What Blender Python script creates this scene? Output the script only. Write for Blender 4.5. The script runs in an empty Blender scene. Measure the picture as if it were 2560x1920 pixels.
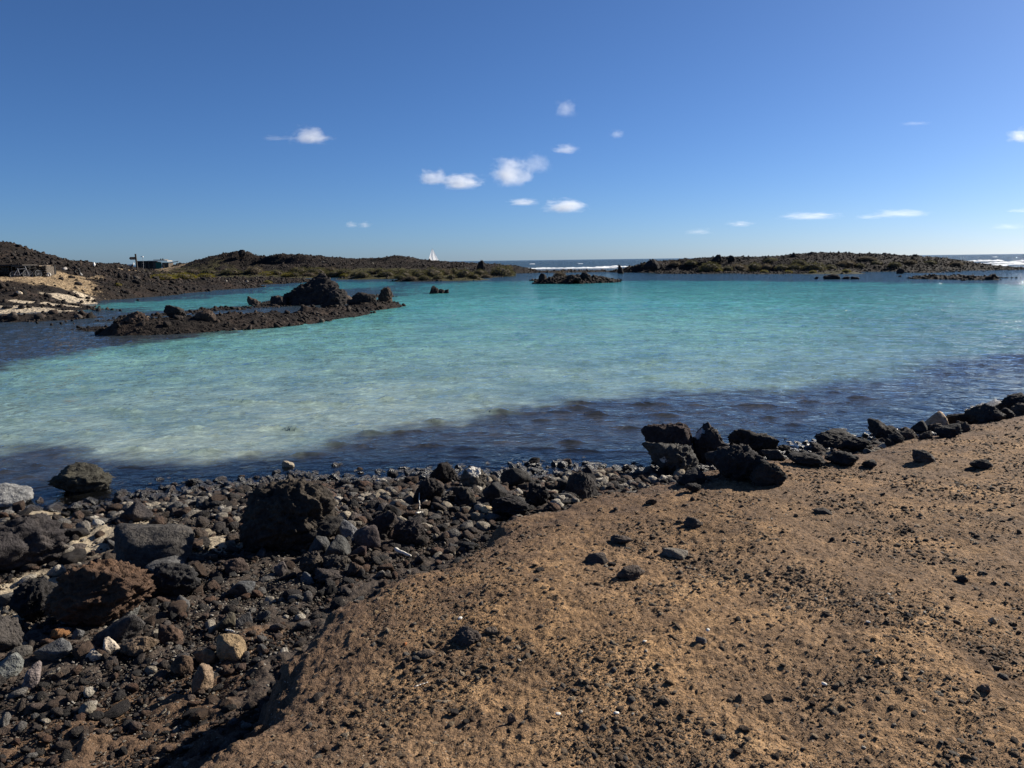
import bpy, math, random
import numpy as np
from mathutils import Matrix, Vector

# ------------------------------------------------------------------ camera, sky, sun, exposure
SC = bpy.context.scene
COL = SC.collection
F = 1934.0                       # focal length in photograph pixels (2560 wide)
H = 2.6                          # eye height above the lagoon
PITCH, ROLL = math.radians(9.08), math.radians(-0.74)
SUN_AZ, SUN_EL = math.radians(56), math.radians(28)   # azimuth from +Y towards +X

cam = bpy.data.cameras.new("camera")
cam.sensor_width = 36.0
cam.lens = 36.0 * F / 2560.0
cam.clip_start, cam.clip_end = 0.05, 60000
camo = bpy.data.objects.new("camera", cam)
COL.objects.link(camo)
RM = Matrix.Rotation(math.pi / 2 - PITCH, 4, 'X') @ Matrix.Rotation(ROLL, 4, 'Z')
camo.matrix_world = Matrix.Translation((0, 0, H)) @ RM
SC.camera = camo
RMN = np.array(RM.to_3x3())

world = bpy.data.worlds.new("World")
SC.world = world
world.use_nodes = True
wn = world.node_tree
bg = wn.nodes["Background"]
sky = wn.nodes.new("ShaderNodeTexSky")
sky.sky_type = 'NISHITA'
sky.sun_disc = False
sky.sun_elevation = SUN_EL
sky.sun_rotation = SUN_AZ
sky.altitude = 3000
sky.air_density = 1.0
sky.dust_density = 5.0
sky.ozone_density = 10.0
wn.links.new(sky.outputs[0], bg.inputs[0])
bg.inputs[1].default_value = 0.053

sl = bpy.data.lights.new("sun", 'SUN')
sl.energy = 5.0
sl.angle = math.radians(0.53)
sl.color = (1.0, 0.93, 0.82)
slo = bpy.data.objects.new("sun", sl)
COL.objects.link(slo)
sd = Vector((math.sin(SUN_AZ) * math.cos(SUN_EL), math.cos(SUN_AZ) * math.cos(SUN_EL), math.sin(SUN_EL)))
slo.rotation_euler = sd.to_track_quat('Z', 'Y').to_euler()
slo.location = (20, 10, 20)

SC.view_settings.view_transform = 'Standard'
SC.view_settings.look = 'None'
SC.view_settings.exposure = 0.92
SC.view_settings.gamma = 1.0
SC.render.engine = 'CYCLES'
SC.cycles.use_denoising = True
SC.cycles.denoiser = 'OPENIMAGEDENOISE'
SC.cycles.denoising_input_passes = 'RGB_ALBEDO_NORMAL'
SC.cycles.denoising_prefilter = 'ACCURATE'
SC.cycles.max_bounces = 6
SC.cycles.diffuse_bounces = 2
SC.cycles.glossy_bounces = 2
SC.cycles.transparent_max_bounces = 8
SC.cycles.volume_bounces = 2
SC.cycles.volume_step_rate = 0.8
SC.cycles.sample_clamp_indirect = 4

random.seed(7)
RNG = np.random.default_rng(11)

# ------------------------------------------------------------------ pixel helpers (photograph pixels)
def ray(u, v):
    return RMN @ np.array([(u - 1280) / F, -(v - 960) / F, -1.0])
def at_z(u, v, z):
    d = ray(u, v); t = (z - H) / d[2]
    return np.array([d[0] * t, d[1] * t, z])
def at_y(u, v, y):
    d = ray(u, v); t = y / d[1]
    return np.array([d[0] * t, y, H + d[2] * t])
def xy(pts, z):
    return np.array([at_z(u, v, z)[:2] for u, v in pts])

# ------------------------------------------------------------------ noise
_perm = np.random.default_rng(3).permutation(256)
_perm = np.concatenate([_perm, _perm]).astype(np.int64)
_g = np.random.default_rng(4).normal(size=(256, 3)); _g /= np.linalg.norm(_g, axis=1)[:, None]
_gx, _gy, _gz = (np.ascontiguousarray(_g[:, k], dtype=np.float32) for k in range(3))
def perlin(p):
    p = np.asarray(p, dtype=np.float64)
    X, Y, Z = p[:, 0], p[:, 1], p[:, 2]
    fx, fy, fz = np.floor(X), np.floor(Y), np.floor(Z)
    ix, iy, iz = fx.astype(np.int32) & 255, fy.astype(np.int32) & 255, fz.astype(np.int32) & 255
    x, y, z = (X - fx).astype(np.float32), (Y - fy).astype(np.float32), (Z - fz).astype(np.float32)
    u, v, w = x * x * x * (x * (x * 6 - 15) + 10), y * y * y * (y * (y * 6 - 15) + 10), z * z * z * (z * (z * 6 - 15) + 10)
    flat = not z.any()
    ix1, iy1 = (ix + 1) & 255, (iy + 1) & 255
    p0, p1 = _perm[ix], _perm[ix1]
    A = {(0, 0): _perm[p0 + iy], (1, 0): _perm[p1 + iy], (0, 1): _perm[p0 + iy1], (1, 1): _perm[p1 + iy1]}
    def plane(c):
        izc = (iz + c) & 255; zc = z - c
        def gr(a, b):
            h = _perm[A[(a, b)] + izc]
            g = _gx[h] * (x - a) + _gy[h] * (y - b)
            return g if (flat and c == 0) else g + _gz[h] * zc
        n0, n1 = gr(0, 0), gr(0, 1)
        n0 = n0 + u * (gr(1, 0) - n0); n1 = n1 + u * (gr(1, 1) - n1)
        return n0 + v * (n1 - n0)
    q = plane(0)
    if not flat: q = q + w * (plane(1) - q)
    return 1.6 * q
def fbm(p, o=4, g=0.5):
    s = 0; a = 1.0; p = np.asarray(p, float)
    for k in range(o):
        s = s + a * perlin(p + 17.3 * k); a *= g; p = p * 2.03
    return s
def ridged(p, o=3, g=0.5):
    s = 0; a = 1.0; p = np.asarray(p, float)
    for k in range(o):
        s = s + a * (1 - 2 * np.abs(perlin(p + 9.1 * k))); a *= g; p = p * 2.1
    return s
def n2(x, y, s, o=3, z=0.0):
    return fbm(np.stack([x * s, y * s, np.full_like(x, z)], 1), o)
def sstep(a, b, x):
    t = np.clip((x - a) / (b - a), 0, 1)
    return t * t * (3 - 2 * t)

# ------------------------------------------------------------------ mesh helpers
def mesh_from(name, V, Fc, smooth=True):
    me = bpy.data.meshes.new(name)
    V = np.ascontiguousarray(V, dtype=np.float32); Fc = np.ascontiguousarray(Fc, dtype=np.int32)
    k = Fc.shape[1]
    me.vertices.add(len(V)); me.vertices.foreach_set("co", V.ravel())
    me.loops.add(Fc.size); me.loops.foreach_set("vertex_index", Fc.ravel())
    me.polygons.add(len(Fc))
    me.polygons.foreach_set("loop_start", np.arange(0, Fc.size, k, dtype=np.int32))
    me.polygons.foreach_set("loop_total", np.full(len(Fc), k, dtype=np.int32))
    me.polygons.foreach_set("use_smooth", np.full(len(Fc), smooth, dtype=bool))
    me.update(calc_edges=True); me.validate()
    return me
def grid_faces(nr, nc):
    a = np.arange(nr * nc).reshape(nr, nc)
    return np.stack([a[:-1, :-1].ravel(), a[:-1, 1:].ravel(), a[1:, 1:].ravel(), a[1:, :-1].ravel()], 1)
def attr(me, name, vals):
    at = me.attributes.new(name, 'FLOAT', 'POINT')
    at.data.foreach_set("value", np.ascontiguousarray(vals, dtype=np.float32))
def link(name, me, mat=None, parent=None, loc=None, rot=None):
    o = bpy.data.objects.new(name, me); COL.objects.link(o)
    if mat and me is not None and not me.materials: me.materials.append(mat)
    if parent: o.parent = parent
    if loc is not None: o.location = loc
    if rot is not None: o.rotation_euler = rot
    return o
def tag(o, label=None, cat=None, group=None, kind=None):
    if label: o["label"] = label
    if cat: o["category"] = cat
    if group: o["group"] = group
    if kind: o["kind"] = kind
    return o
def thing(name, label, cat, loc, rotz=0.0, group=None):
    o = link(name, None, loc=loc, rot=(0, 0, rotz))
    return tag(o, label, cat, group)

class MB:                                    # collects boxes and tubes, builds ONE mesh
    def __init__(s): s.V = []; s.F = []
    def add(s, V, F):
        b = len(s.V); s.V += [tuple(v) for v in V]; s.F += [tuple(i + b for i in f) for f in F]
    def box(s, c, d, rz=0.0, ry=0.0, jit=0.0):
        M = Matrix.Rotation(rz, 3, 'Z') @ Matrix.Rotation(ry, 3, 'Y')
        P = []
        for x in (-.5, .5):
            for y in (-.5, .5):
                for z in (-.5, .5):
                    q = Vector((x * d[0], y * d[1], z * d[2]))
                    if jit: q += Vector([random.uniform(-jit, jit) for _ in range(3)])
                    P.append(Vector(c) + M @ q)
        s.add(P, [(0, 1, 3, 2), (4, 6, 7, 5), (0, 4, 5, 1), (2, 3, 7, 6), (0, 2, 6, 4), (1, 5, 7, 3)])
        return s
    def tube(s, a, b, r0, r1=None, n=8):
        a, b = Vector(a), Vector(b); r1 = r0 if r1 is None else r1
        z = (b - a).normalized(); x = z.orthogonal().normalized(); y = z.cross(x)
        P = [a + (x * math.cos(t) + y * math.sin(t)) * r0 for t in [2 * math.pi * k / n for k in range(n)]]
        P += [b + (x * math.cos(t) + y * math.sin(t)) * r1 for t in [2 * math.pi * k / n for k in range(n)]]
        Fc = [(k, (k + 1) % n, n + (k + 1) % n, n + k) for k in range(n)]
        s.add(P, Fc + [tuple(range(n))[::-1], tuple(range(n, 2 * n))]); return s
    def torus(s, c, R, r, nx=28, ny=6, axis=(0, 1, 0)):
        w = Vector(axis).normalized(); a = w.orthogonal().normalized(); b = w.cross(a); P = []; Fc = []
        for i in range(nx):
            t = 2 * math.pi * i / nx; d = a * math.cos(t) + b * math.sin(t)
            for j in range(ny):
                q = 2 * math.pi * j / ny
                P.append(Vector(c) + d * (R + r * math.cos(q)) + w * (r * math.sin(q)))
        for i in range(nx):
            for j in range(ny):
                Fc.append((i * ny + j, ((i + 1) % nx) * ny + j, ((i + 1) % nx) * ny + (j + 1) % ny, i * ny + (j + 1) % ny))
        s.add(P, Fc); return s
    def build(s, name, mat, parent=None, smooth=False):
        me = bpy.data.meshes.new(name); me.from_pydata(s.V, [], s.F); me.update()
        if smooth:
            for p in me.polygons: p.use_smooth = True
        return link(name, me, mat, parent)

_ico = {}
def ico(sub):
    if sub not in _ico:
        import bmesh
        bm = bmesh.new(); bmesh.ops.create_icosphere(bm, subdivisions=sub, radius=1.0)
        V = np.array([v.co[:] for v in bm.verts]); V /= np.linalg.norm(V, axis=1)[:, None]
        Fc = np.array([[v.index for v in f.verts] for f in bm.faces]); bm.free(); _ico[sub] = (V, Fc)
    return _ico[sub]
def rock_verts(seed, sub, style, dims):
    """unit-ish rock shaped by style, scaled to dims (full width, depth, height), base at z=0"""
    D, Fc = ico(sub); r = np.random.default_rng(seed); off = r.uniform(0, 90, 3)
    if style == 'block':   K, lo, soft, a = 11, 0.60, 34, (0.035, 0.022, 0.010)
    elif style == 'round': K, lo, soft, a = 9, 0.85, 5, (0.10, 0.04, 0.012)
    elif style == 'slab':  K, lo, soft, a = 10, 0.7, 14, (0.06, 0.04, 0.014)
    else:                  K, lo, soft, a = 10, 0.66, 9, (0.15, 0.13, 0.085)      # lava
    Nn = r.normal(size=(K, 3)); Nn /= np.linalg.norm(Nn, axis=1)[:, None]
    Nn = np.concatenate([Nn, -Nn[: K // 2]]); dd = r.uniform(lo, 1.0, len(Nn))
    c = np.clip(D @ Nn.T, 1e-3, None) / dd
    rad = 1.0 / (np.power(np.power(c, soft).sum(1), 1.0 / soft))
    P = D * rad[:, None]
    if style == 'lava':
        P = P + D * (a[0] * fbm(P * 1.6 + off, 2) + a[1] * ridged(P * 2.9 + off, 2) + a[2] * fbm(P * 9 + off, 3, .65))[:, None]
        if sub >= 5: P = P + D * (0.022 * ridged(P * 19 + off, 2))[:, None]
    else:
        P = P + D * (a[0] * fbm(P * 1.8 + off, 2) + a[1] * fbm(P * 5 + off, 2) + a[2] * fbm(P * 14 + off, 2))[:, None]
    lo_, hi = P.min(0), P.max(0)
    P = (P - (lo_ + hi) / 2) / (hi - lo_)
    P = P * np.array(dims); P[:, 2] += dims[2] / 2
    return P, Fc

# ------------------------------------------------------------------ material helpers
def new_mat(name):
    m = bpy.data.materials.new(name); m.use_nodes = True
    nt = m.node_tree; b = nt.nodes["Principled BSDF"]
    return m, nt, b
def nd(nt, t, **kw):
    n = nt.nodes.new(t)
    for k, v in kw.items():
        if k.startswith("i_"): n.inputs[k[2:].replace("_", " ")].default_value = v
        else: setattr(n, k, v)
    return n
def ramp(nt, src, stops, interp='LINEAR'):
    n = nt.nodes.new("ShaderNodeValToRGB"); cr = n.color_ramp; cr.interpolation = interp
    while len(cr.elements) > 1: cr.elements.remove(cr.elements[-1])
    cr.elements[0].position = stops[0][0]; c = stops[0][1]
    cr.elements[0].color = (*c, 1) if len(c) == 3 else c
    for p, c in stops[1:]:
        e = cr.elements.new(p); e.color = (*c, 1) if len(c) == 3 else c
    nt.links.new(src, n.inputs[0]); return n.outputs[0]
def gray(v): return (v, v, v)
def mixc(nt, fac, a, b, mode='MIX'):
    n = nt.nodes.new("ShaderNodeMix"); n.data_type = 'RGBA'; n.blend_type = mode; n.clamp_factor = True
    for s, val in ((n.inputs[0], fac), (n.inputs[6], a), (n.inputs[7], b)):
        if isinstance(val, (int, float)): s.default_value = val
        elif isinstance(val, tuple): s.default_value = (*val, 1) if len(val) == 3 else val
        else: nt.links.new(val, s)
    return n.outputs[2]
def math_n(nt, op, a, b=None, c=None, clamp=False):
    n = nt.nodes.new("ShaderNodeMath"); n.operation = op; n.use_clamp = clamp
    for s, val in zip(n.inputs, (a, b, c)):
        if val is None: continue
        if isinstance(val, (int, float)): s.default_value = val
        else: nt.links.new(val, s)
    return n.outputs[0]
def noise(nt, vec, scale, detail=4, rough=.55, dist=0.0):
    n = nd(nt, "ShaderNodeTexNoise"); n.inputs["Scale"].default_value = scale; n.inputs["Detail"].default_value = detail
    n.inputs["Roughness"].default_value = rough; n.inputs["Distortion"].default_value = dist
    nt.links.new(vec, n.inputs["Vector"]); return n.outputs["Fac"]
def voro(nt, vec, scale, feature='F1'):
    n = nd(nt, "ShaderNodeTexVoronoi", feature=feature); n.inputs["Scale"].default_value = scale
    nt.links.new(vec, n.inputs["Vector"]); return n.outputs["Distance"]
def attrn(nt, name, typ='GEOMETRY'):
    n = nd(nt, "ShaderNodeAttribute", attribute_name=name, attribute_type=typ); return n.outputs["Fac"]
def bump(nt, h, strength, dist, prev=None):
    n = nd(nt, "ShaderNodeBump"); n.inputs["Strength"].default_value = strength; n.inputs["Distance"].default_value = dist
    nt.links.new(h, n.inputs["Height"])
    if prev: nt.links.new(prev, n.inputs["Normal"])
    return n.outputs[0]
def plain(name, col, rough=.7, var=.25, scale=6, spec=.3):
    m, nt, b = new_mat(name); tc = nd(nt, "ShaderNodeTexCoord").outputs["Object"]
    f = noise(nt, tc, scale, 4)
    lo = tuple(c * (1 - var) for c in col); hi = tuple(min(1, c * (1 + var)) for c in col)
    nt.links.new(ramp(nt, f, [(.3, lo), (.7, hi)]), b.inputs["Base Color"])
    b.inputs["Roughness"].default_value = rough; b.inputs["Specular IOR Level"].default_value = spec
    nt.links.new(bump(nt, noise(nt, tc, scale * 5, 3), .3, .01), b.inputs["Normal"])
    return m

def lava_mat(name, fine=1.0):
    """boulder lava: colour comes from the object, grain, pores and rusty stains are procedural"""
    m, nt, b = new_mat(name); tc = nd(nt, "ShaderNodeTexCoord").outputs["Object"]
    oi = nd(nt, "ShaderNodeObjectInfo")
    vec = nd(nt, "ShaderNodeVectorMath", operation='ADD')
    nt.links.new(tc, vec.inputs[0])
    mul = math_n(nt, 'MULTIPLY', oi.outputs["Random"], 37.0); cx = nd(nt, "ShaderNodeCombineXYZ")
    for k in range(3): nt.links.new(mul, cx.inputs[k])
    nt.links.new(cx.outputs[0], vec.inputs[1]); v = vec.outputs[0]
    n1 = noise(nt, v, 4.5 * fine, 5, .6); n2_ = noise(nt, v, 30 * fine, 4, .65); n3 = noise(nt, v, 110 * fine, 2)
    c = mixc(nt, 1.0, oi.outputs["Color"], ramp(nt, n1, [(.3, (.75, .74, .76)), (.55, (1.4, 1.38, 1.36)), (.75, (2.1, 1.95, 1.7))]), 'MULTIPLY')
    c = mixc(nt, 1.0, c, ramp(nt, n2_, [(.28, gray(.45)), (.6, gray(1.1)), (.8, gray(1.6))]), 'MULTIPLY')
    spots = ramp(nt, noise(nt, v, 17 * fine, 2, .4), [(.71, gray(0)), (.76, gray(1))])
    c = mixc(nt, math_n(nt, 'MULTIPLY', spots, .35), c, (.22, .19, .15))
    st = ramp(nt, math_n(nt, 'ADD', attrn(nt, "stain"), math_n(nt, 'MULTIPLY_ADD', n2_, .8, -.4)), [(.45, gray(0)), (.6, gray(1))])
    c = mixc(nt, st, c, (.58, .55, .49))
    nt.links.new(c, b.inputs["Base Color"])
    b.inputs["Roughness"].default_value = .92; b.inputs["Specular IOR Level"].default_value = .18
    pores = ramp(nt, voro(nt, v, 55 * fine), [(.0, gray(0)), (.35, gray(1))])
    nb = bump(nt, n2_, .9, .03 / fine)
    nb = bump(nt, pores, .35, .010 / fine, nb)
    nb = bump(nt, n3, .6, .006 / fine, nb)
    nt.links.new(nb, b.inputs["Normal"])
    return m

def tone_mat(name, stops, rough=.85, bs=60, bd=.006):
    """scattered stones: each instance picks its own stone colour"""
    m, nt, b = new_mat(name); tc = nd(nt, "ShaderNodeTexCoord").outputs["Object"]
    t = attrn(nt, "tone", 'INSTANCER')
    c = ramp(nt, t, stops)
    c = mixc(nt, 1.0, c, ramp(nt, noise(nt, tc, 2.6, 4, .6), [(.3, gray(.55)), (.7, gray(1.4))]), 'MULTIPLY')
    nt.links.new(c, b.inputs["Base Color"]); b.inputs["Roughness"].default_value = rough
    b.inputs["Specular IOR Level"].default_value = .2
    nt.links.new(bump(nt, noise(nt, tc, 5, 4, .7), .8, .18), b.inputs["Normal"])
    return m

STONE_STOPS = [(0, (.024, .022, .021)), (.3, (.046, .040, .036)), (.5, (.080, .058, .044)), (.62, (.110, .062, .040)),
               (.74, (.11, .105, .10)), (.86, (.21, .19, .165)), (.93, (.32, .27, .20)), (1, (.55, .50, .42))]
M_LAVA = lava_mat("lava_rock")
M_LAVA_FAR = lava_mat("lava_rock_far", .35)
M_COBBLE = tone_mat("beach_cobble", STONE_STOPS)
M_RUBBLE = tone_mat("lava_rubble", [(0, (.013, .011, .010)), (.5, (.028, .021, .017)), (.8, (.052, .036, .027)), (.95, (.10, .085, .07)), (1, (.28, .25, .2))])

# ------------------------------------------------------------------ near shore: one height function
EDGE = [(2900, 905), (2560, 1000), (2420, 1042), (2300, 1072), (2150, 1103), (2000, 1120), (1900, 1132), (1800, 1152), (1700, 1172),
        (1600, 1190), (1500, 1207), (1420, 1237), (1330, 1257), (1270, 1277), (1200, 1312), (1110, 1372), (1020, 1415), (930, 1452),
        (850, 1495), (790, 1545), (735, 1610), (690, 1670), (630, 1730), (550, 1790), (460, 1850), (360, 1915), (230, 1990)]
SHORE = [(2900, 915), (2560, 1008), (2300, 1088), (2000, 1130), (1800, 1160), (1600, 1185), (1450, 1180), (1300, 1186),
         (1150, 1188), (1000, 1196), (850, 1207), (700, 1217), (560, 1228), (420, 1240), (300, 1252), (200, 1278), (130, 1272), (60, 1282), (0, 1292), (-300, 1335)]
ed = xy(EDGE, 1.0)
BANK = np.concatenate([[[60, 46]], ed, [[-2.2, .9], [-3.2, -1], [-4, -9], [60, -9]]])
sh = xy(SHORE, 0.0)
LAND = np.concatenate([[[80, 61]], sh, [[-11, 6.0], [-30, 2], [-40, -9], [80, -9]]])
def sdist(x, y, poly):
    """signed distance, positive inside"""
    best = np.full(x.shape, 1e9); ins = np.zeros(x.shape, bool); n = len(poly)
    for i in range(n):
        ax, ay = poly[i]; bx, by = poly[(i + 1) % n]; dx, dy = bx - ax, by - ay
        t = np.clip(((x - ax) * dx + (y - ay) * dy) / (dx * dx + dy * dy + 1e-12), 0, 1)
        best = np.minimum(best, (x - ax - t * dx) ** 2 + (y - ay - t * dy) ** 2)
        if ay != by:
            c = ((ay > y) != (by > y)) & (x < (bx - ax) * (y - ay) / (by - ay) + ax); ins ^= c
    return np.where(ins, 1, -1) * np.sqrt(best)
_GX0, _GY0, _GS = -14.0, -1.0, .06
_gxx, _gyy = np.meshgrid(_GX0 + _GS * np.arange(520), _GY0 + _GS * np.arange(300))
_SBG = sdist(_gxx.ravel(), _gyy.ravel(), BANK).reshape(_gxx.shape); _SLG = sdist(_gxx.ravel(), _gyy.ravel(), LAND).reshape(_gxx.shape)
def _look(x, y, G, poly):
    i = (x - _GX0) / _GS; j = (y - _GY0) / _GS
    ok = (i >= 0) & (j >= 0) & (i < G.shape[1] - 1.01) & (j < G.shape[0] - 1.01)
    out = np.empty(x.shape)
    a, b_ = np.floor(i[ok]).astype(int), np.floor(j[ok]).astype(int); fi, fj = i[ok] - a, j[ok] - b_
    out[ok] = (G[b_, a] * (1 - fi) + G[b_, a + 1] * fi) * (1 - fj) + (G[b_ + 1, a] * (1 - fi) + G[b_ + 1, a + 1] * fi) * fj
    if (~ok).any(): out[~ok] = sdist(x[~ok], y[~ok], poly)
    return out
def near_fields(x, y, detail=True):
    sb = _look(x, y, _SBG, BANK); sl_ = _look(x, y, _SLG, LAND)
    wob = .12 * n2(x, y, 1.3, 2, 5.1) + .06 * n2(x, y, 4.5, 3, 1.2)
    sb = sb + wob
    sl_ = sl_ + .35 * n2(x, y, .55, 3, 2.2)
    bank = 1.0 + .045 * n2(x, y, .7, 2, 8.8) - .08 * np.exp(-np.clip(sb, 0, None) / .3)
    lx = sstep(-0.2, -2.5, x)                                  # towards the low left end of the bank
    beach = np.where(sl_ > 0, .60 * (1 - np.exp(-np.clip(sl_, 0, None) * .27)), .10 * sl_ + .20 * np.minimum(sl_ + 1.3, 0))
    beach = np.maximum(beach, -1.1) + .05 * n2(x, y, 1.1, 3, 3.3)
    w = .22 + .10 * lx
    t = sstep(-w, .06, sb)
    h = beach + (np.maximum(bank, beach) - beach) * t
    if detail:
        hb = .008 * n2(x, y, 7, 2, 6.1) + .008 * fbm(np.stack([x * 26, y * 26, 0 * x], 1), 2) + .005 * perlin(np.stack([x * 75, y * 75, 0 * x + 4], 1))
        clod = np.clip(n2(x, y, 1.7, 3, 12.0) - .15, 0, 1)
        hb += .013 * clod * (ridged(np.stack([x * 16, y * 16, 0 * x + 2], 1), 2) * .5 + .5)
        hc = .030 * n2(x, y, 5, 3, 7.7) + .012 * n2(x, y, 22, 2, 4.1)
        slope = 4 * t * (1 - t)
        er = .055 * ridged(np.stack([x * 5, y * 5, 0 * x + 31], 1), 3) + .03 * n2(x, y, 19, 2, 9.9)
        h = h + hb * t + hc * (1 - t) + slope * er
    return h, t, sb, sl_
def ground_z(x, y):
    return near_fields(np.array([x], float), np.array([y], float), False)[0][0]
def hit(u, v):
    d = ray(u, v); t = np.geomspace(1.4, 30, 420)
    X, Y, Z = d[0] * t, d[1] * t, H + d[2] * t
    h = near_fields(X, Y, False)[0]
    k = max(1, np.argmax(Z <= h)) if (Z <= h).any() else len(t) - 1
    e0, e1 = Z[k - 1] - h[k - 1], Z[k] - h[k]; f = min(max(e0 / (e0 - e1 + 1e-9), 0), 1)
    L = lambda a: a[k - 1] + f * (a[k] - a[k - 1])
    return np.array([L(X), L(Y), L(h)]), L(t)

def fan(r, a):
    Rr, A = np.meshgrid(r, a, indexing='ij')
    return (Rr * np.sin(A)).ravel(), (Rr * np.cos(A)).ravel()
ang = np.radians(np.concatenate([np.linspace(-100, -44, 34), np.linspace(-43, 43, 620), np.linspace(44, 100, 34)]))
rad = np.concatenate([[.02, .3, .6, .9, 1.2], np.geomspace(1.5, 16, 560), np.geomspace(16.5, 70, 36)])
gx, gy = fan(rad, ang)
gh, gt, gsb, gsl = near_fields(gx, gy)
# sandy pockets of the beach
SAND = [(230, 1345, .75, 1), (120, 1290, .5, 1), (330, 1330, .45, .9), (60, 1480, .5, .75), (530, 1370, .35, .8), (20, 1560, .35, .6), (520, 1345, .3, .6)]
gs = np.zeros_like(gx)
for u, v, s, a in SAND:
    p = hit(u, v)[0]; gs = np.maximum(gs, a * np.exp(-((gx - p[0]) ** 2 + (gy - p[1]) ** 2) / (s * s)))
gs *= (1 - gt)
me = mesh_from("ground", np.stack([gx, gy, gh], 1), grid_faces(len(rad), len(ang)))
ap = np.zeros_like(gx)
for u, v, s_ in ((390, 1820, .45), (300, 1890, .5), (150, 1890, .5), (230, 1820, .4), (520, 1700, .3), (640, 1600, .22)):
    p = hit(u, v)[0]; ap = np.maximum(ap, .8 * np.exp(-((gx - p[0]) ** 2 + (gy - p[1]) ** 2) / (s_ * s_)))
attr(me, "soil", np.maximum(gt, ap)); attr(me, "sand", gs); attr(me, "height", gh); attr(me, "edge", gsb)

m, nt, b = new_mat("shore_ground")
P = nd(nt, "ShaderNodeNewGeometry").outputs["Position"]
big = noise(nt, P, .8, 4, .6); mid = noise(nt, P, 4.5, 4, .6); fine = noise(nt, P, 38, 4, .7); grit = noise(nt, P, 170, 2, .6)
soil = ramp(nt, mid, [(.28, (.096, .057, .030)), (.44, (.188, .112, .054)), (.60, (.325, .193, .088)), (.78, (.46, .295, .145))])
soil = mixc(nt, ramp(nt, big, [(.35, gray(0)), (.65, gray(.75))]), soil, (.140, .090, .053))
soil = mixc(nt, 1.0, soil, ramp(nt, noise(nt, P, .38, 3, .55), [(.35, (.72, .70, .70)), (.62, (1.12, 1.12, 1.14))]), 'MULTIPLY')
# dark crust near the shoulder of the bank
edgef = ramp(nt, math_n(nt, 'ADD', attrn(nt, "edge"), math_n(nt, 'MULTIPLY_ADD', mid, .8, -.4)), [(.1, gray(.75)), (.85, gray(0))])
soil = mixc(nt, edgef, soil, (.100, .062, .040))
soil = mixc(nt, 1.0, soil, ramp(nt, fine, [(.25, gray(.42)), (.5, gray(1.0)), (.75, gray(1.45))]), 'MULTIPLY')
soil = mixc(nt, 1.0, soil, ramp(nt, grit, [(.25, gray(.5)), (.55, gray(1.05)), (.8, gray(1.5))]), 'MULTIPLY')
soil = mixc(nt, ramp(nt, noise(nt, P, 62, 2, .5), [(.58, gray(0)), (.66, gray(.75))]), soil, (.080, .054, .036))
soil = mixc(nt, ramp(nt, noise(nt, P, 95, 1, .4), [(.72, gray(0)), (.76, gray(.55))]), soil, (.45, .40, .33))
grav = ramp(nt, fine, [(.3, (.022, .019, .017)), (.5, (.055, .042, .034)), (.68, (.10, .075, .055)), (.8, (.26, .22, .17))])
sand = ramp(nt, fine, [(.25, (.24, .19, .13)), (.6, (.40, .33, .23)), (.8, (.5, .43, .32))])
beachc = mixc(nt, ramp(nt, math_n(nt, 'ADD', attrn(nt, "sand"), math_n(nt, 'MULTIPLY_ADD', mid, .7, -.35)), [(.42, gray(0)), (.6, gray(1))]), grav, sand)
col = mixc(nt, ramp(nt, math_n(nt, 'ADD', attrn(nt, "soil"), math_n(nt, 'MULTIPLY_ADD', mid, .6, -.3)), [(.25, gray(0)), (.55, gray(1))]), beachc, soil)
wet = ramp(nt, math_n(nt, 'ADD', attrn(nt, "height"), math_n(nt, 'MULTIPLY_ADD', mid, .08, -.04)), [(.03, gray(1)), (.13, gray(0))])
col = mixc(nt, math_n(nt, 'MULTIPLY', wet, .55), col, mixc(nt, 1.0, col, (.35, .33, .30), 'MULTIPLY'))
nt.links.new(col, b.inputs["Base Color"])
nt.links.new(math_n(nt, 'MULTIPLY_ADD', wet, -.55, .93), b.inputs["Roughness"])
b.inputs["Specular IOR Level"].default_value = .2
nb = bump(nt, fine, .9, .024); nb = bump(nt, grit, .7, .005, nb)
nt.links.new(nb, b.inputs["Normal"])
tag(link("ground", me, m), kind="structure")

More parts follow.
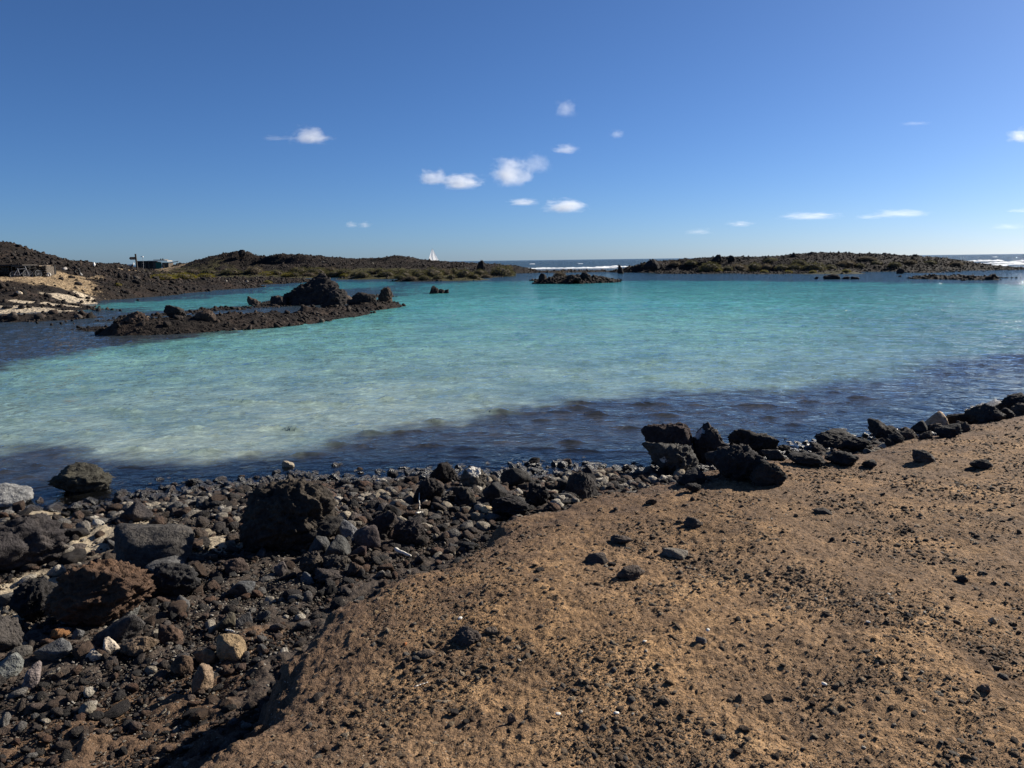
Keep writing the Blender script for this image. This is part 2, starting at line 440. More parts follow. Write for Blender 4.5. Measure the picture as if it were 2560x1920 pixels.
# ------------------------------------------------------------------ scatter helper (real instanced stones)
def proto_collection(name, seeds, style, sub, mat, flat=.75):
    c = bpy.data.collections.new(name)
    for s in seeds:
        st = style if isinstance(style, str) else style[s % len(style)]
        Vv, Fc = rock_verts(s, sub, st, (1, 1 * random.uniform(.7, .95), flat * random.uniform(.75, 1.2)))
        Vv[:, 2] -= .18
        mm = mesh_from(name, Vv, Fc); mm.materials.append(mat)
        o = bpy.data.objects.new(name, mm); c.objects.link(o)
    return c
_ng = {}
def scatter(name, pts, size, tone, coll, squash=None, kind="stuff", label=None, tilt=.35):
    n = len(pts); me = bpy.data.meshes.new(name)
    me.vertices.add(n); me.vertices.foreach_set("co", np.ascontiguousarray(pts, np.float32).ravel())
    S = np.stack([size * RNG.uniform(.8, 1.3, n), size * RNG.uniform(.8, 1.3, n), size * (RNG.uniform(.6, 1.1, n) if squash is None else squash)], 1)
    Rr = np.stack([RNG.normal(0, tilt, n), RNG.normal(0, tilt, n), RNG.uniform(0, 6.283, n)], 1)
    for nm, dat in (("sc", S), ("rt", Rr)):
        a = me.attributes.new(nm, 'FLOAT_VECTOR', 'POINT'); a.data.foreach_set("vector", np.ascontiguousarray(dat, np.float32).ravel())
    attr(me, "tone", tone)
    a = me.attributes.new("pick", 'INT', 'POINT'); a.data.foreach_set("value", RNG.integers(0, len(coll.objects), n).astype(np.int32))
    o = link(name, me)
    if coll.name not in _ng:
        g = bpy.data.node_groups.new("scatter_" + coll.name, 'GeometryNodeTree')
        g.interface.new_socket("Geometry", in_out='INPUT', socket_type='NodeSocketGeometry')
        g.interface.new_socket("Geometry", in_out='OUTPUT', socket_type='NodeSocketGeometry')
        gi, go = g.nodes.new("NodeGroupInput"), g.nodes.new("NodeGroupOutput")
        ip = g.nodes.new("GeometryNodeInstanceOnPoints"); ci = g.nodes.new("GeometryNodeCollectionInfo")
        ci.inputs["Collection"].default_value = coll; ci.inputs["Separate Children"].default_value = True; ci.inputs["Reset Children"].default_value = True
        def na(nm, t):
            k = g.nodes.new("GeometryNodeInputNamedAttribute"); k.data_type = t; k.inputs["Name"].default_value = nm; return k.outputs["Attribute"]
        er = g.nodes.new("FunctionNodeEulerToRotation")
        L = g.links.new
        L(gi.outputs[0], ip.inputs["Points"]); L(ci.outputs[0], ip.inputs["Instance"]); ip.inputs["Pick Instance"].default_value = True
        L(na("pick", 'INT'), ip.inputs["Instance Index"]); L(na("rt", 'FLOAT_VECTOR'), er.inputs[0]); L(er.outputs[0], ip.inputs["Rotation"])
        L(na("sc", 'FLOAT_VECTOR'), ip.inputs["Scale"]); L(ip.outputs[0], go.inputs[0]); _ng[coll.name] = g
    md = o.modifiers.new("scatter", 'NODES'); md.node_group = _ng[coll.name]
    tag(o, label, kind=kind)
    return o

# ------------------------------------------------------------------ lagoon and sea
SANDBED = [(-250, 905), (0, 925), (150, 885), (400, 852), (700, 808), (900, 775), (985, 742), (1020, 712), (1200, 704), (1500, 703), (1800, 702),
           (2100, 704), (2700, 716), (2750, 820), (2480, 868), (2300, 912), (2120, 950), (1900, 968), (1700, 975), (1500, 990), (1300, 1005), (1180, 1030), (1020, 1065), (900, 1085),
           (760, 1130), (560, 1145), (400, 1145), (250, 1125), (100, 1112), (-250, 1130)]
SB = xy(SANDBED, 0.0)
CH = xy([(180, 768), (300, 757), (450, 748), (600, 736), (720, 718), (800, 705), (1010, 704), (1000, 716), (840, 722), (700, 748), (560, 770), (330, 778)], 0.0)
OCEAN_Y = 178.0
rw = np.concatenate([np.geomspace(5.2, 60, 520), np.geomspace(61, 400, 60), np.geomspace(420, 40000, 26)])
aw = np.radians(np.concatenate([np.linspace(-80, -40, 30), np.linspace(-39.5, 39.5, 500), np.linspace(40, 80, 30)]))
wx, wy = fan(rw, aw); wr = np.hypot(wx, wy)
wz = np.zeros_like(wx)
rg = np.random.default_rng(21)
nearw = wr < 75
X, Y = wx[nearw], wy[nearw]; Zs = np.zeros_like(X)
for lam0, amp0, cnt in ((1.6, .0060, 6), (.80, .0120, 10), (.46, .0135, 14), (.26, .0065, 16)):
    for k in range(cnt):
        lam = lam0 * rg.uniform(.75, 1.35); th = rg.normal(math.radians(-97), .40)
        kx, ky = math.cos(th) * 2 * math.pi / lam, math.sin(th) * 2 * math.pi / lam
        ph = kx * X + ky * Y + rg.uniform(0, 6.28) + 1.4 * perlin(np.stack([X * .22, Y * .22, 0 * X + k + lam0 * 9], 1))
        s = np.sin(ph); Zs += amp0 * rg.uniform(.5, 1.1) * (.45 * s + .9 * (1 - 2 * np.abs(np.sin(ph * .5))))
gust = .75 + .5 * perlin(np.stack([X * .09, Y * .16, 0 * X + 3.3], 1))
fade = sstep(75, 28, wr[nearw])
Zs = .040 * np.tanh(.95 * Zs / .040)
wz[nearw] = Zs * gust * fade
dep = np.full_like(wx, 2.0); nn = wr < 60
dep[nn] = -near_fields(wx[nn], wy[nn], True)[0]
wz *= sstep(-.05, .45, dep) * .8 + .2
warp = 1 + 0 * wx
def sandmask(x, y, poly, wid):
    s = sdist(x, y, poly); r = np.hypot(x, y)
    s = s + (.035 * r) * n2(x, y, .16, 2, 1.0) + .030 * r * n2(x, y, .8, 3, 2.0) + .022 * r * n2(x, y, 2.8, 3, 7.0)
    return sstep(-wid * r, wid * r, s)
sm = np.maximum(sandmask(wx, wy, SB, .042), .8 * sandmask(wx, wy, CH, .02)) * sstep(175, 160, wr)
sm *= 1 - .45 * sstep(.22, .62, wx / np.maximum(wy, .1)) * sstep(80, 28, wr)
ocean = sstep(OCEAN_Y - 12, OCEAN_Y + 12, wy)
me = mesh_from("lagoon_water", np.stack([wx, wy, wz], 1), grid_faces(len(rw), len(aw)))
attr(me, "depth", dep); attr(me, "sandbed", sm); attr(me, "dist", wr); attr(me, "ocean", ocean)

def water_mat(name, near=True):
    m, nt, b = new_mat(name)
    geo = nd(nt, "ShaderNodeNewGeometry"); P = geo.outputs["Position"]
    mp = nd(nt, "ShaderNodeMapping"); mp.inputs["Scale"].default_value = (.85, 1.0, 1.0); mp.inputs["Rotation"].default_value = (0, 0, math.radians(-10))
    nt.links.new(P, mp.inputs["Vector"]); V = mp.outputs[0]
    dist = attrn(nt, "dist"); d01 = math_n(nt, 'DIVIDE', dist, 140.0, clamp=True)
    patch = noise(nt, V, .12, 4, .6); mott = noise(nt, V, 1.3, 5, .7, 1.2); ripple = noise(nt, V, 3.4, 5, .7, 1.0); caustic_net = noise(nt, V, 4.2, 5, .7, 1.6)
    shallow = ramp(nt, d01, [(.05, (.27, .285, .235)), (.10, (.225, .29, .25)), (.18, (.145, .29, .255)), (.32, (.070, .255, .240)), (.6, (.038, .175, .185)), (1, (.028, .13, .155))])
    shallow = mixc(nt, 1.0, shallow, ramp(nt, mott, [(.3, (.70, .76, .80)), (.52, gray(1.0)), (.72, gray(1.28))]), 'MULTIPLY')
    shallow = mixc(nt, 1.0, shallow, ramp(nt, caustic_net, [(.30, gray(.62)), (.52, gray(.98)), (.64, gray(1.3)), (.74, gray(1.9))]), 'MULTIPLY')  # caustic-like net of light painted into the sandy bottom colour
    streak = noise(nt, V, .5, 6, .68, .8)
    shallow = mixc(nt, 1.0, shallow, ramp(nt, streak, [(.32, (.66, .74, .80)), (.5, gray(1.0)), (.68, (1.32, 1.26, 1.22))]), 'MULTIPLY')  # light and dark of wind-ruffled waves painted into the water colour
    shallow = mixc(nt, 1.0, shallow, ramp(nt, patch, [(.35, (.78, .88, .92)), (.6, gray(1.05))]), 'MULTIPLY')
    rocky = ramp(nt, ripple, [(.30, (.013, .015, .016)), (.52, (.033, .034, .034)), (.66, (.062, .059, .053)), (.8, (.13, .12, .098))])
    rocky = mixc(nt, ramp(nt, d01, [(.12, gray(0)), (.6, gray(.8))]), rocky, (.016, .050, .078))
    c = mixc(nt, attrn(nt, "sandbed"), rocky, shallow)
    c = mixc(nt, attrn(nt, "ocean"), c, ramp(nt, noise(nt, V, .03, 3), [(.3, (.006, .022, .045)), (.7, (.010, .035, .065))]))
    up = nd(nt, "ShaderNodeCombineXYZ"); up.inputs[2].default_value = 1.0
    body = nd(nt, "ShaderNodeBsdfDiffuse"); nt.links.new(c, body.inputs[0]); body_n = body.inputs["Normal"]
    n1 = noise(nt, V, 6.0, 4, .55, .5); n0 = noise(nt, V, 1.25, 4, .6, .5); nm = noise(nt, V, .42, 4, .6, .4); nf = noise(nt, V, .28, 4, .6)
    near_ = ramp(nt, math_n(nt, 'DIVIDE', dist, 80.0, clamp=True), [(.10, gray(.10)), (.38, gray(1))])
    far_ = ramp(nt, math_n(nt, 'DIVIDE', dist, 100.0, clamp=True), [(.18, gray(0)), (.5, gray(1))])
    gustn = ramp(nt, noise(nt, V, .07, 3, .6), [(.3, gray(.6)), (.7, gray(1.0))])
    bpm = nd(nt, "ShaderNodeBump"); bpm.inputs["Distance"].default_value = .75
    nt.links.new(nm, bpm.inputs["Height"]); nt.links.new(math_n(nt, 'MULTIPLY', far_, gustn), bpm.inputs["Strength"])
    bp = nd(nt, "ShaderNodeBump"); bp.inputs["Distance"].default_value = .42
    nt.links.new(n0, bp.inputs["Height"]); nt.links.new(math_n(nt, 'MULTIPLY', near_, gustn), bp.inputs["Strength"]); nt.links.new(bpm.outputs[0], bp.inputs["Normal"])
    bp2 = nd(nt, "ShaderNodeBump"); bp2.inputs["Distance"].default_value = .034; bp2.inputs["Strength"].default_value = .8
    nt.links.new(n1, bp2.inputs["Height"]); nt.links.new(bp.outputs[0], bp2.inputs["Normal"])
    bp3 = nd(nt, "ShaderNodeBump"); bp3.inputs["Distance"].default_value = 2.2
    nt.links.new(nf, bp3.inputs["Height"]); nt.links.new(math_n(nt, 'MULTIPLY', attrn(nt, "ocean"), .8), bp3.inputs["Strength"]); nt.links.new(bp2.outputs[0], bp3.inputs["Normal"])
    nt.nodes.remove(b)
    vs = nd(nt, "ShaderNodeVectorMath", operation='SCALE'); vs.inputs["Scale"].default_value = .35; nt.links.new(bp3.outputs[0], vs.inputs[0])
    vad = nd(nt, "ShaderNodeVectorMath", operation='ADD'); nt.links.new(vs.outputs[0], vad.inputs[0]); nt.links.new(up.outputs[0], vad.inputs[1])
    vn = nd(nt, "ShaderNodeVectorMath", operation='NORMALIZE'); nt.links.new(vad.outputs[0], vn.inputs[0]); nt.links.new(vn.outputs[0], body_n)
    # clear shallows: the bottom shows through where the water is thin
    clear = nd(nt, "ShaderNodeBsdfTransparent"); clear.inputs[0].default_value = (.80, .88, .86, 1)
    gl = nd(nt, "ShaderNodeBsdfGlossy"); gl.inputs["Roughness"].default_value = .05; nt.links.new(bp3.outputs[0], gl.inputs["Normal"])
    fr = nd(nt, "ShaderNodeFresnel"); fr.inputs[0].default_value = 1.333; nt.links.new(bp3.outputs[0], fr.inputs["Normal"])
    m2 = nd(nt, "ShaderNodeMixShader"); out = nt.nodes["Material Output"]
    nt.links.new(ramp(nt, attrn(nt, "depth"), [(.04, gray(0)), (.32, gray(1))]), m2.inputs[0])
    nt.links.new(clear.outputs[0], m2.inputs[1]); nt.links.new(body.outputs[0], m2.inputs[2])
    m1 = nd(nt, "ShaderNodeMixShader"); nt.links.new(fr.outputs[0], m1.inputs[0]); nt.links.new(m2.outputs[0], m1.inputs[1]); nt.links.new(gl.outputs[0], m1.inputs[2])
    nt.links.new(m1.outputs[0], out.inputs[0])
    return m
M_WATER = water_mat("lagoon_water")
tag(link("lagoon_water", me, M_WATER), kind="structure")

# ------------------------------------------------------------------ far lands: control points -> smooth height sheets
def rbf(ctrl):
    C = np.array(ctrl, float); A = np.linalg.norm(C[:, None, :2] - C[None, :, :2], axis=2)
    n = len(C); M = np.zeros((n + 1, n + 1)); M[:n, :n] = -A; M[:n, n] = 1; M[n, :n] = 1
    w = np.linalg.solve(M + 1e-6 * np.eye(n + 1), np.append(C[:, 2], 0))
    def f(x, y):
        out = np.full(x.shape, w[n])
        for k in range(n): out = out - w[k] * np.hypot(x - C[k, 0], y - C[k, 1])
        return out
    return f
def cz(pts):      # (u, v, z): on the plane of height z
    return [at_z(u, v, z) for u, v, z in pts]
def cy(pts, drop=0.0):      # (u, v, y): at distance y
    r = []
    for u, v, y in pts:
        p = at_y(u, v, y); r.append((p[0], p[1], p[2] - drop))
    return r

m_land, nt, b = new_mat("lava_land")
P = nd(nt, "ShaderNodeNewGeometry").outputs["Position"]
n1 = noise(nt, P, .35, 5, .65); n2m = noise(nt, P, 3.0, 4, .65); n3m = noise(nt, P, 9.0, 3, .6)
c = ramp(nt, n1, [(.3, (.012, .0105, .010)), (.5, (.024, .019, .016)), (.7, (.050, .035, .027))])
tan = ramp(nt, n2m, [(.3, (.19, .13, .075)), (.6, (.34, .25, .15)), (.8, (.42, .33, .22))])
c = mixc(nt, ramp(nt, math_n(nt, 'ADD', attrn(nt, "tan"), math_n(nt, 'MULTIPLY_ADD', n2m, .6, -.3)), [(.4, gray(0)), (.6, gray(1))]), c, tan)
c = mixc(nt, ramp(nt, math_n(nt, 'ADD', attrn(nt, "sand"), math_n(nt, 'MULTIPLY_ADD', n2m, .4, -.2)), [(.4, gray(0)), (.55, gray(1))]), c, (.46, .38, .275))
c = mixc(nt, ramp(nt, math_n(nt, 'ADD', attrn(nt, "green"), math_n(nt, 'MULTIPLY_ADD', n1, 1.2, -.6)), [(.45, gray(0)), (.65, gray(1))]), c,
         ramp(nt, n2m, [(.3, (.036, .034, .016)), (.7, (.085, .075, .035))]))
c = mixc(nt, 1.0, c, ramp(nt, n3m, [(.3, gray(.42)), (.7, gray(1.25))]), 'MULTIPLY')
nt.links.new(c, b.inputs["Base Color"]); b.inputs["Roughness"].default_value = .95; b.inputs["Specular IOR Level"].default_value = .1
nt.links.new(bump(nt, n2m, .9, .25), b.inputs["Normal"])

LANDS = {}
def land(name, ctrl, x0, x1, y0, y1, step, rough, marks=(), sides="LRNF"):
    ctrl = list(ctrl); bs = max(x1 - x0, y1 - y0) / 10
    for x in np.arange(x0, x1 + .1, bs):
        if "N" in sides: ctrl.append((x, y0 - .5, -1.2))
        if "F" in sides: ctrl.append((x, y1 + .5, -1.2))
    for y in np.arange(y0, y1 + .1, bs):
        if "L" in sides: ctrl.append((x0 - .5, y, -1.2))
        if "R" in sides: ctrl.append((x1 + .5, y, -1.2))
    f = rbf(ctrl)
    xs = np.arange(x0, x1 + step, step); ys = np.arange(y0, y1 + step, step)
    Yg, Xg = np.meshgrid(ys, xs, indexing='ij'); x, y = Xg.ravel(), Yg.ravel()
    def hh(x, y):
        z = f(x, y)
        rr = rough * np.clip(z + .15, .05, 1.0)
        return z + rr * (.55 * n2(x, y, .35 / max(rough, .2), 3, 4.4) + .35 * ridged(np.stack([x * 1.1, y * 1.1, 0 * x + 7], 1), 2)) - .12 * rough
    z = np.clip(hh(x, y), -1.0, None)
    nc = len(xs); Fc = grid_faces(len(ys), nc)
    Fc = Fc[(z[Fc] > -.95).any(1)]
    used = np.unique(Fc); mp = np.full(len(z), -1); mp[used] = np.arange(len(used))
    me = mesh_from(name, np.stack([x, y, z], 1)[used], mp[Fc])
    fields = {}
    for key in ("tan", "sand", "green"):
        a = np.zeros(len(used)); X, Y = x[used], y[used]
        for (k, px_, py_, sx, sy, s) in marks:
            if k == key: a = np.maximum(a, s * np.exp(-(((X - px_) / sx) ** 2 + ((Y - py_) / sy) ** 2) ** 2))
        attr(me, key, a); fields[key] = a
    o = tag(link(name, me, m_land), kind="structure")
    LANDS[name] = (hh, marks)
    return hh
def mark(kind, u, v, z, sx, sy, s=1.0):
    p = at_z(u, v, z); return (kind, p[0], p[1], sx, sy, s)

# left headland: sand spit, terrace, rubble hill, mound behind the signpost
cl = cz([(-300, 850, -.9), (-60, 830, -.6), (150, 815, -.6), (300, 800, -.5), (345, 780, -.4), (360, 762, -.5), (500, 750, -.6), (620, 738, -.6), (720, 722, -.6), (790, 702, -.7),
         (-60, 804, 0), (0, 799, .0), (83, 794, 0), (127, 789, 0), (233, 790, 0), (296, 777, 0), (175, 763, 0), (235, 767, 0), (285, 772, 0),
         (225, 755, 0), (263, 750, 0), (327, 746, 0), (430, 738, 0), (558, 732, 0), (653, 719, 0), (716, 710, 0), (738, 698, 0),
         (60, 782, .28), (150, 778, .26), (220, 779, .24), (0, 766, .32), (60, 763, .34), (120, 759, .30), (0, 745, .5), (100, 747, .45), (200, 744, .4),
         (-40, 714, 1.3), (0, 715, 1.3), (60, 718, 1.25), (130, 714, 1.2), (200, 718, .95), (270, 722, .8), (400, 714, .8), (550, 704, .75), (680, 694, .6),
         (0, 698, 1.62), (-80, 698, 1.62), (100, 698, 1.6), (180, 697, 1.5), (260, 697, 1.45), (330, 692, 1.4), (365, 698, .75), (440, 698, .5), (540, 694, .4), (640, 690, .2)])
cl += cy([(-120, 590, 80), (-40, 600, 80), (0, 607, 80), (46, 619, 80), (89, 635, 80), (127, 643, 80), (157, 652, 82), (182, 658, 88), (230, 659, 105), (290, 660, 125), (316, 667, 126), (345, 682, 118), (375, 695, 116),
          (-60, 640, 70), (20, 655, 70), (70, 657, 71), (120, 668, 70), (170, 675, 76), (220, 674, 84), (280, 682, 84), (330, 681, 95), (344, 680, 110),
          (-200, 640, 110), (0, 660, 120), (150, 672, 125), (260, 690, 150), (360, 700, 140), (500, 705, 150), (640, 705, 150)])
pA = at_z(60, 700, 1.5)
marksL = [mark('tan', -10, 704, 1.5, 8, 4.8), mark('tan', 70, 702, 1.5, 5.5, 4.2), mark('tan', 135, 697, 1.58, 3.5, 1.8), mark('tan', 185, 697, 1.5, 3.0, 1.4, .8), mark('tan', 300, 738, .35, 2.5, 1.5, .42),
          mark('tan', 400, 693, .9, 9, 5, .8), mark('sand', 20, 770, .3, 4.5, 2.4), mark('sand', 110, 762, .25, 2.6, 1.0, .9), mark('sand', 30, 784, .2, 4.0, .9, .9),
          mark('sand', 120, 783, .15, 2, .6, .7), mark('sand', 200, 756, .1, 3.0, .9, .95), mark('sand', 245, 751, .05, 2.5, .8, .7), mark('green', 480, 692, .7, 14, 6, .5)]
land("headland", cl, -75, -8, 33, 152, .42, .42, marksL, "NR")

# far shore with the rubble hills
cm = cz([(370, 689, .40), (420, 690, .40), (470, 689, .40), (400, 683, .45), (450, 684, .45), (500, 688, .5), (560, 690, -.2), (640, 692, -.3), (700, 693, -.2), (760, 693, 0), (830, 694, 0), (906, 695, 0), (980, 698, 0), (1022, 701, 0), (1090, 700, 0), (1163, 698, 0),
         (1230, 694, 0), (1271, 690, 0), (1323, 683, 0), (640, 700, -.8), (830, 706, -.8), (960, 712, -.8), (1160, 710, -.8), (1300, 694, -.7), (1360, 682, -.6), (1400, 672, -.8),
         (760, 687, .55), (906, 688, .6), (1022, 692, .6), (1163, 690, .55), (1250, 684, .4), (1000, 683, .7), (1100, 683, .7), (1200, 680, .5), (850, 683, .75), (700, 686, .6), (600, 683, .8), (530, 682, .9)])
cm += cy([(330, 676, 205), (370, 678, 208), (420, 678, 200), (428, 661, 218), (447, 656, 208), (490, 648, 190), (420, 677, 190), (400, 680, 194), (445, 671, 186), (470, 664, 180), (533, 643, 175), (565, 630, 172), (607, 626, 172), (628, 631, 172), (659, 643, 172), (675, 637, 168),
          (694, 634, 168), (748, 637, 166), (811, 645, 165), (875, 650, 165), (919, 656, 166), (944, 653, 170), (985, 636, 172), (1001, 638, 172), (1033, 653, 170),
          (1100, 657, 165), (1160, 658, 160), (1210, 660, 162), (1290, 664, 165), (1330, 672, 166),
          (560, 660, 155), (640, 660, 152), (700, 660, 150), (780, 662, 148), (860, 664, 148), (940, 664, 150), (1000, 660, 152),
          (400, 672, 250), (600, 665, 215), (800, 668, 210), (1000, 666, 208), (1200, 668, 195), (1320, 672, 186)], .25)
marksM = [mark('green', 480, 682, .9, 12, 7, .6), mark('green', 780, 686, .6, 26, 9, 1), mark('green', 1000, 688, .6, 20, 14, 1), mark('green', 1160, 690, .5, 12, 9, .9), mark('tan', 395, 681, .9, 9, 8, 1), mark('tan', 400, 687, .5, 6, 20, 1)]
land("hill_shore", cm, -108, 14, 100, 232, .6, .5, marksM, "NR")

# right island
cr_ = cz([(1530, 680, 0), (1545, 680, 0), (1600, 681, 0), (1700, 683, 0), (1800, 684, 0), (1883, 684, 0), (2000, 684, 0), (2150, 683, 0), (2290, 682, 0), (2400, 680, 0), (2470, 679, 0), (2700, 672, 0),
          (1520, 690, -.9), (1700, 694, -.9), (1900, 695, -.9), (2200, 694, -.9), (2460, 690, -.8), (2700, 684, -.9), (1480, 676, -.9),
          (1900, 677, .45), (2100, 676, .5), (2300, 675, .4), (1700, 676, .5), (2450, 673, .2)])
cr_ += cy([(1543, 670, 158), (1590, 662, 152), (1625, 648, 150), (1658, 655, 150), (1716, 650, 148), (1787, 643, 146), (1835, 643, 145), (1912, 646, 144), (1946, 644, 144), (1979, 637, 143), (2027, 632, 142),
           (2099, 631, 142), (2171, 636, 141), (2219, 634, 141), (2247, 640, 140), (2315, 641, 140), (2396, 648, 140), (2420, 656, 140), (2458, 664, 140), (2516, 670, 142), (2600, 672, 145),
           (1700, 668, 137), (1830, 664, 134), (1950, 662, 133), (2050, 660, 132), (2150, 660, 132), (2250, 660, 131), (2350, 662, 131),
           (1500, 685, 180), (1700, 675, 185), (1900, 678, 178), (2100, 676, 172), (2300, 676, 170), (2500, 680, 168)], .22)
marksR = [mark('green', 1800, 680, .5, 16, 7, .9), mark('green', 2000, 678, .5, 16, 7, .9), mark('green', 2180, 676, .5, 12, 8, .6)]
land("lava_island", cr_, 16, 112, 108, 188, .55, .45, marksR, "LNF")

# islet with the tall rock
ci_ = cz([(182, 809, 0), (192, 818, 0), (228, 827, 0), (266, 829, 0), (329, 824, 0), (400, 818, 0), (495, 810, 0), (577, 805, 0), (685, 798, 0), (742, 795, 0), (764, 787, 0), (862, 778, 0), (919, 763, 0), (985, 755, 0), (1008, 741, 0),
          (240, 799, .05), (300, 790, .05), (400, 782, 0), (500, 772, 0), (620, 758, 0), (700, 752, 0), (800, 748, 0), (900, 740, 0), (960, 735, 0),
          (150, 815, -.5), (230, 840, -.5), (400, 832, -.5), (600, 818, -.5), (780, 803, -.5), (900, 786, -.5), (1000, 766, -.5), (1040, 742, -.4), (980, 726, -.5), (860, 730, -.5), (700, 743, -.5), (500, 760, -.5), (330, 778, -.4), (220, 795, -.3),
          (300, 803, .47), (340, 798, .51), (400, 797, .51), (460, 795, .45), (530, 788, .45), (600, 784, .43), (680, 776, .47), (760, 769, .45), (840, 762, .45), (900, 752, .41), (960, 747, .43), (240, 815, .12)])
marksI = [mark('tan', 260, 808, .15, 1.8, .9, .8), mark('tan', 400, 783, .2, 2.5, .8, .8), mark('sand', 255, 798, .1, 1.6, .6, .5)]
land("islet", ci_, -22, -4, 28, 64, .09, .40, marksI)

def low_reef(name, pts, y, x0, x1, y0, y1):
    land(name, cz(pts), x0, x1, y0, y1, .22, .35)
low_reef("small_islet", [(1322, 702, 0), (1380, 703, 0), (1440, 703, 0), (1500, 702, 0), (1553, 701, 0), (1300, 710, -.6), (1440, 715, -.6), (1580, 710, -.6), (1580, 692, -.6), (1440, 688, -.6), (1300, 692, -.6),
                         (1360, 698, .5), (1440, 697, .55), (1510, 697, .42)], 95, 0, 17, 84, 112)
low_reef("reef", [(2245, 692, 0), (2330, 694, 0), (2450, 694, 0), (2560, 694, 0), (2700, 693, 0), (2220, 700, -.6), (2400, 703, -.6), (2560, 705, -.6), (2720, 704, -.6), (2220, 684, -.6), (2400, 683, -.6), (2720, 680, -.6),
                  (2300, 690, .3), (2400, 690, .5), (2480, 690, .4), (2560, 688, .55), (2680, 688, .5)], 90, 40, 76, 78, 118)
low_reef("outer_reef", [(1280, 679, 0), (1350, 680, 0), (1450, 679, 0), (1550, 679, 0), (1280, 684, -.5), (1400, 685, -.5), (1550, 685, -.5), (1280, 672, -.7), (1400, 671, -.7), (1550, 671, -.7),
                        (1300, 677, .15), (1360, 677, .35), (1420, 677, .2), (1480, 677, .12), (1540, 677, .15)], 165, -2, 30, 140, 192)

# tidal pond in front of the hut
pp = [at_z(u, v, .62) for u, v in [(363, 683), (400, 681.5), (440, 682), (480, 684), (500, 687), (470, 690), (420, 690), (370, 688)]]
me = bpy.data.meshes.new("tidal_pond"); me.from_pydata([tuple(p) for p in pp], [], [tuple(range(len(pp)))])
for k, v in (("depth", 2.0), ("sandbed", .35), ("dist", 140), ("ocean", 0)): attr(me, k, np.full(len(pp), v))
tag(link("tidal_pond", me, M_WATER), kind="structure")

# ------------------------------------------------------------------ boulders one can point to
BLK, DK, BR, RED, GR, LG, TAN, BEI = (.020, .0185, .018), (.032, .028, .026), (.052, .037, .028), (.082, .046, .028), (.066, .065, .063), (.17, .165, .155), (.20, .14, .085), (.40, .31, .22)
_seed = [100]
def place_rock(name, box, style, col, label, sub=4, taper=0.0, yaw=0.0, lift=0.0, ydep=.8, stain=None, cat="rock", group=None, where=None, hscale=1.0, cone=0.0, sink=.2):
    u0, u1, v0, v1 = box; uc = (u0 + u1) / 2
    p, t = hit(uc, v1) if where is None else where(uc, v1)
    w = (u1 - u0) * t / F; sy = ydep * w
    dep = math.atan2(H - p[2], math.hypot(p[0], p[1]))
    hgt = max(.30 * w, ((v1 - v0) * t / F - .40 * sy * math.sin(dep)) / math.cos(dep)) * hscale
    _seed[0] += 1; V, Fc = rock_verts(_seed[0], sub, style, (w, sy, hgt / (1 - sink)))
    if taper:
        k = 1 - taper * np.clip(1 - V[:, 2] / (hgt * .62), 0, 1) ** 1.3; V[:, 0] *= k; V[:, 1] *= k
    if cone:
        k = 1 - cone * np.clip(V[:, 2] / (hgt / (1 - sink)) - sink, 0, 1); V[:, 0] *= k; V[:, 1] *= k
    me = mesh_from(name, V, Fc)
    if stain is not None:
        c, r = np.array(stain[:3]) * (w, sy, hgt), stain[3] * w
        attr(me, "stain", np.exp(-(np.linalg.norm(V - c, axis=1) / r) ** 2))
    away = np.array([p[0], p[1]]) / math.hypot(p[0], p[1])
    o = link(name, me, M_LAVA if t < 20 else M_LAVA_FAR, loc=(p[0] + away[0] * sy * .38, p[1] + away[1] * sy * .38, p[2] - hgt * sink / (1 - sink) + lift), rot=(0, 0, yaw - math.atan2(p[0], p[1])))
    o.color = (*col, 1)
    return tag(o, label, cat, group)

R_ = place_rock
R_("boulder", (133, 288, 1155, 1250), 'lava', (.040, .038, .030), "dark rounded boulder with a narrow foot standing in the shallow water", 5, taper=.5, cat="boulder", sink=.06)
R_("boulder", (-95, 76, 1210, 1284), 'round', (.17, .17, .165), "pale grey smooth boulder cut off by the photo's left edge, at the waterline", 5, cat="boulder")
R_("boulder", (-60, 170, 1288, 1432), 'lava', (.034, .030, .030), "dark crusty lava boulder on pale sand below the grey boulder", 5, taper=.3, cat="boulder", ydep=.7)
R_("boulder", (588, 858, 1188, 1385), 'lava', (.040, .033, .026), "largest brown-black lava boulder of the beach, overhanging a black hollow", 6, taper=.35, cat="boulder", ydep=.75)
R_("rock", (730, 862, 1290, 1372), 'lava', (.030, .027, .024), "dark lava block leaning against the largest boulder's lower side", 5)
R_("boulder", (298, 488, 1312, 1422), 'slab', (.050, .046, .042), "broad flat-topped grey-brown slab boulder in the pebbles", 5, cat="boulder", ydep=.9)
R_("rock", (288, 372, 1360, 1424), 'block', (.052, .052, .054), "angular grey rock with a white vein in front of the slab boulder", 4, stain=(.1, -.42, .55, .10))
R_("boulder", (128, 392, 1392, 1572), 'lava', (.062, .038, .025), "big rusty brown lava boulder with a knobbly crust", 6, cat="boulder", ydep=.75)
R_("rock", (38, 158, 1448, 1556), 'lava', BLK, "black shaded lava rock against the rusty brown boulder's side", 5, taper=.25)
R_("rock", (366, 500, 1404, 1498), 'lava', (.026, .025, .025), "double-humped black lava rock right of the rusty boulder", 5)
R_("rock", (368, 462, 1408, 1438), 'slab', (.075, .074, .072), "thin flat grey stone wedged behind the double-humped black rock", 4)
R_("rock", (283, 357, 1482, 1545), 'block', (.115, .115, .108), "flat pale grey angular stone below the rusty boulder", 4)
R_("rock", (238, 362, 1528, 1612), 'slab', (.040, .037, .036), "dark grey tilted slab under the flat pale grey stone", 5)
R_("rock", (312, 382, 1254, 1308), 'block', (.034, .030, .030), "dark upright stone at the edge of the wet sand", 4)
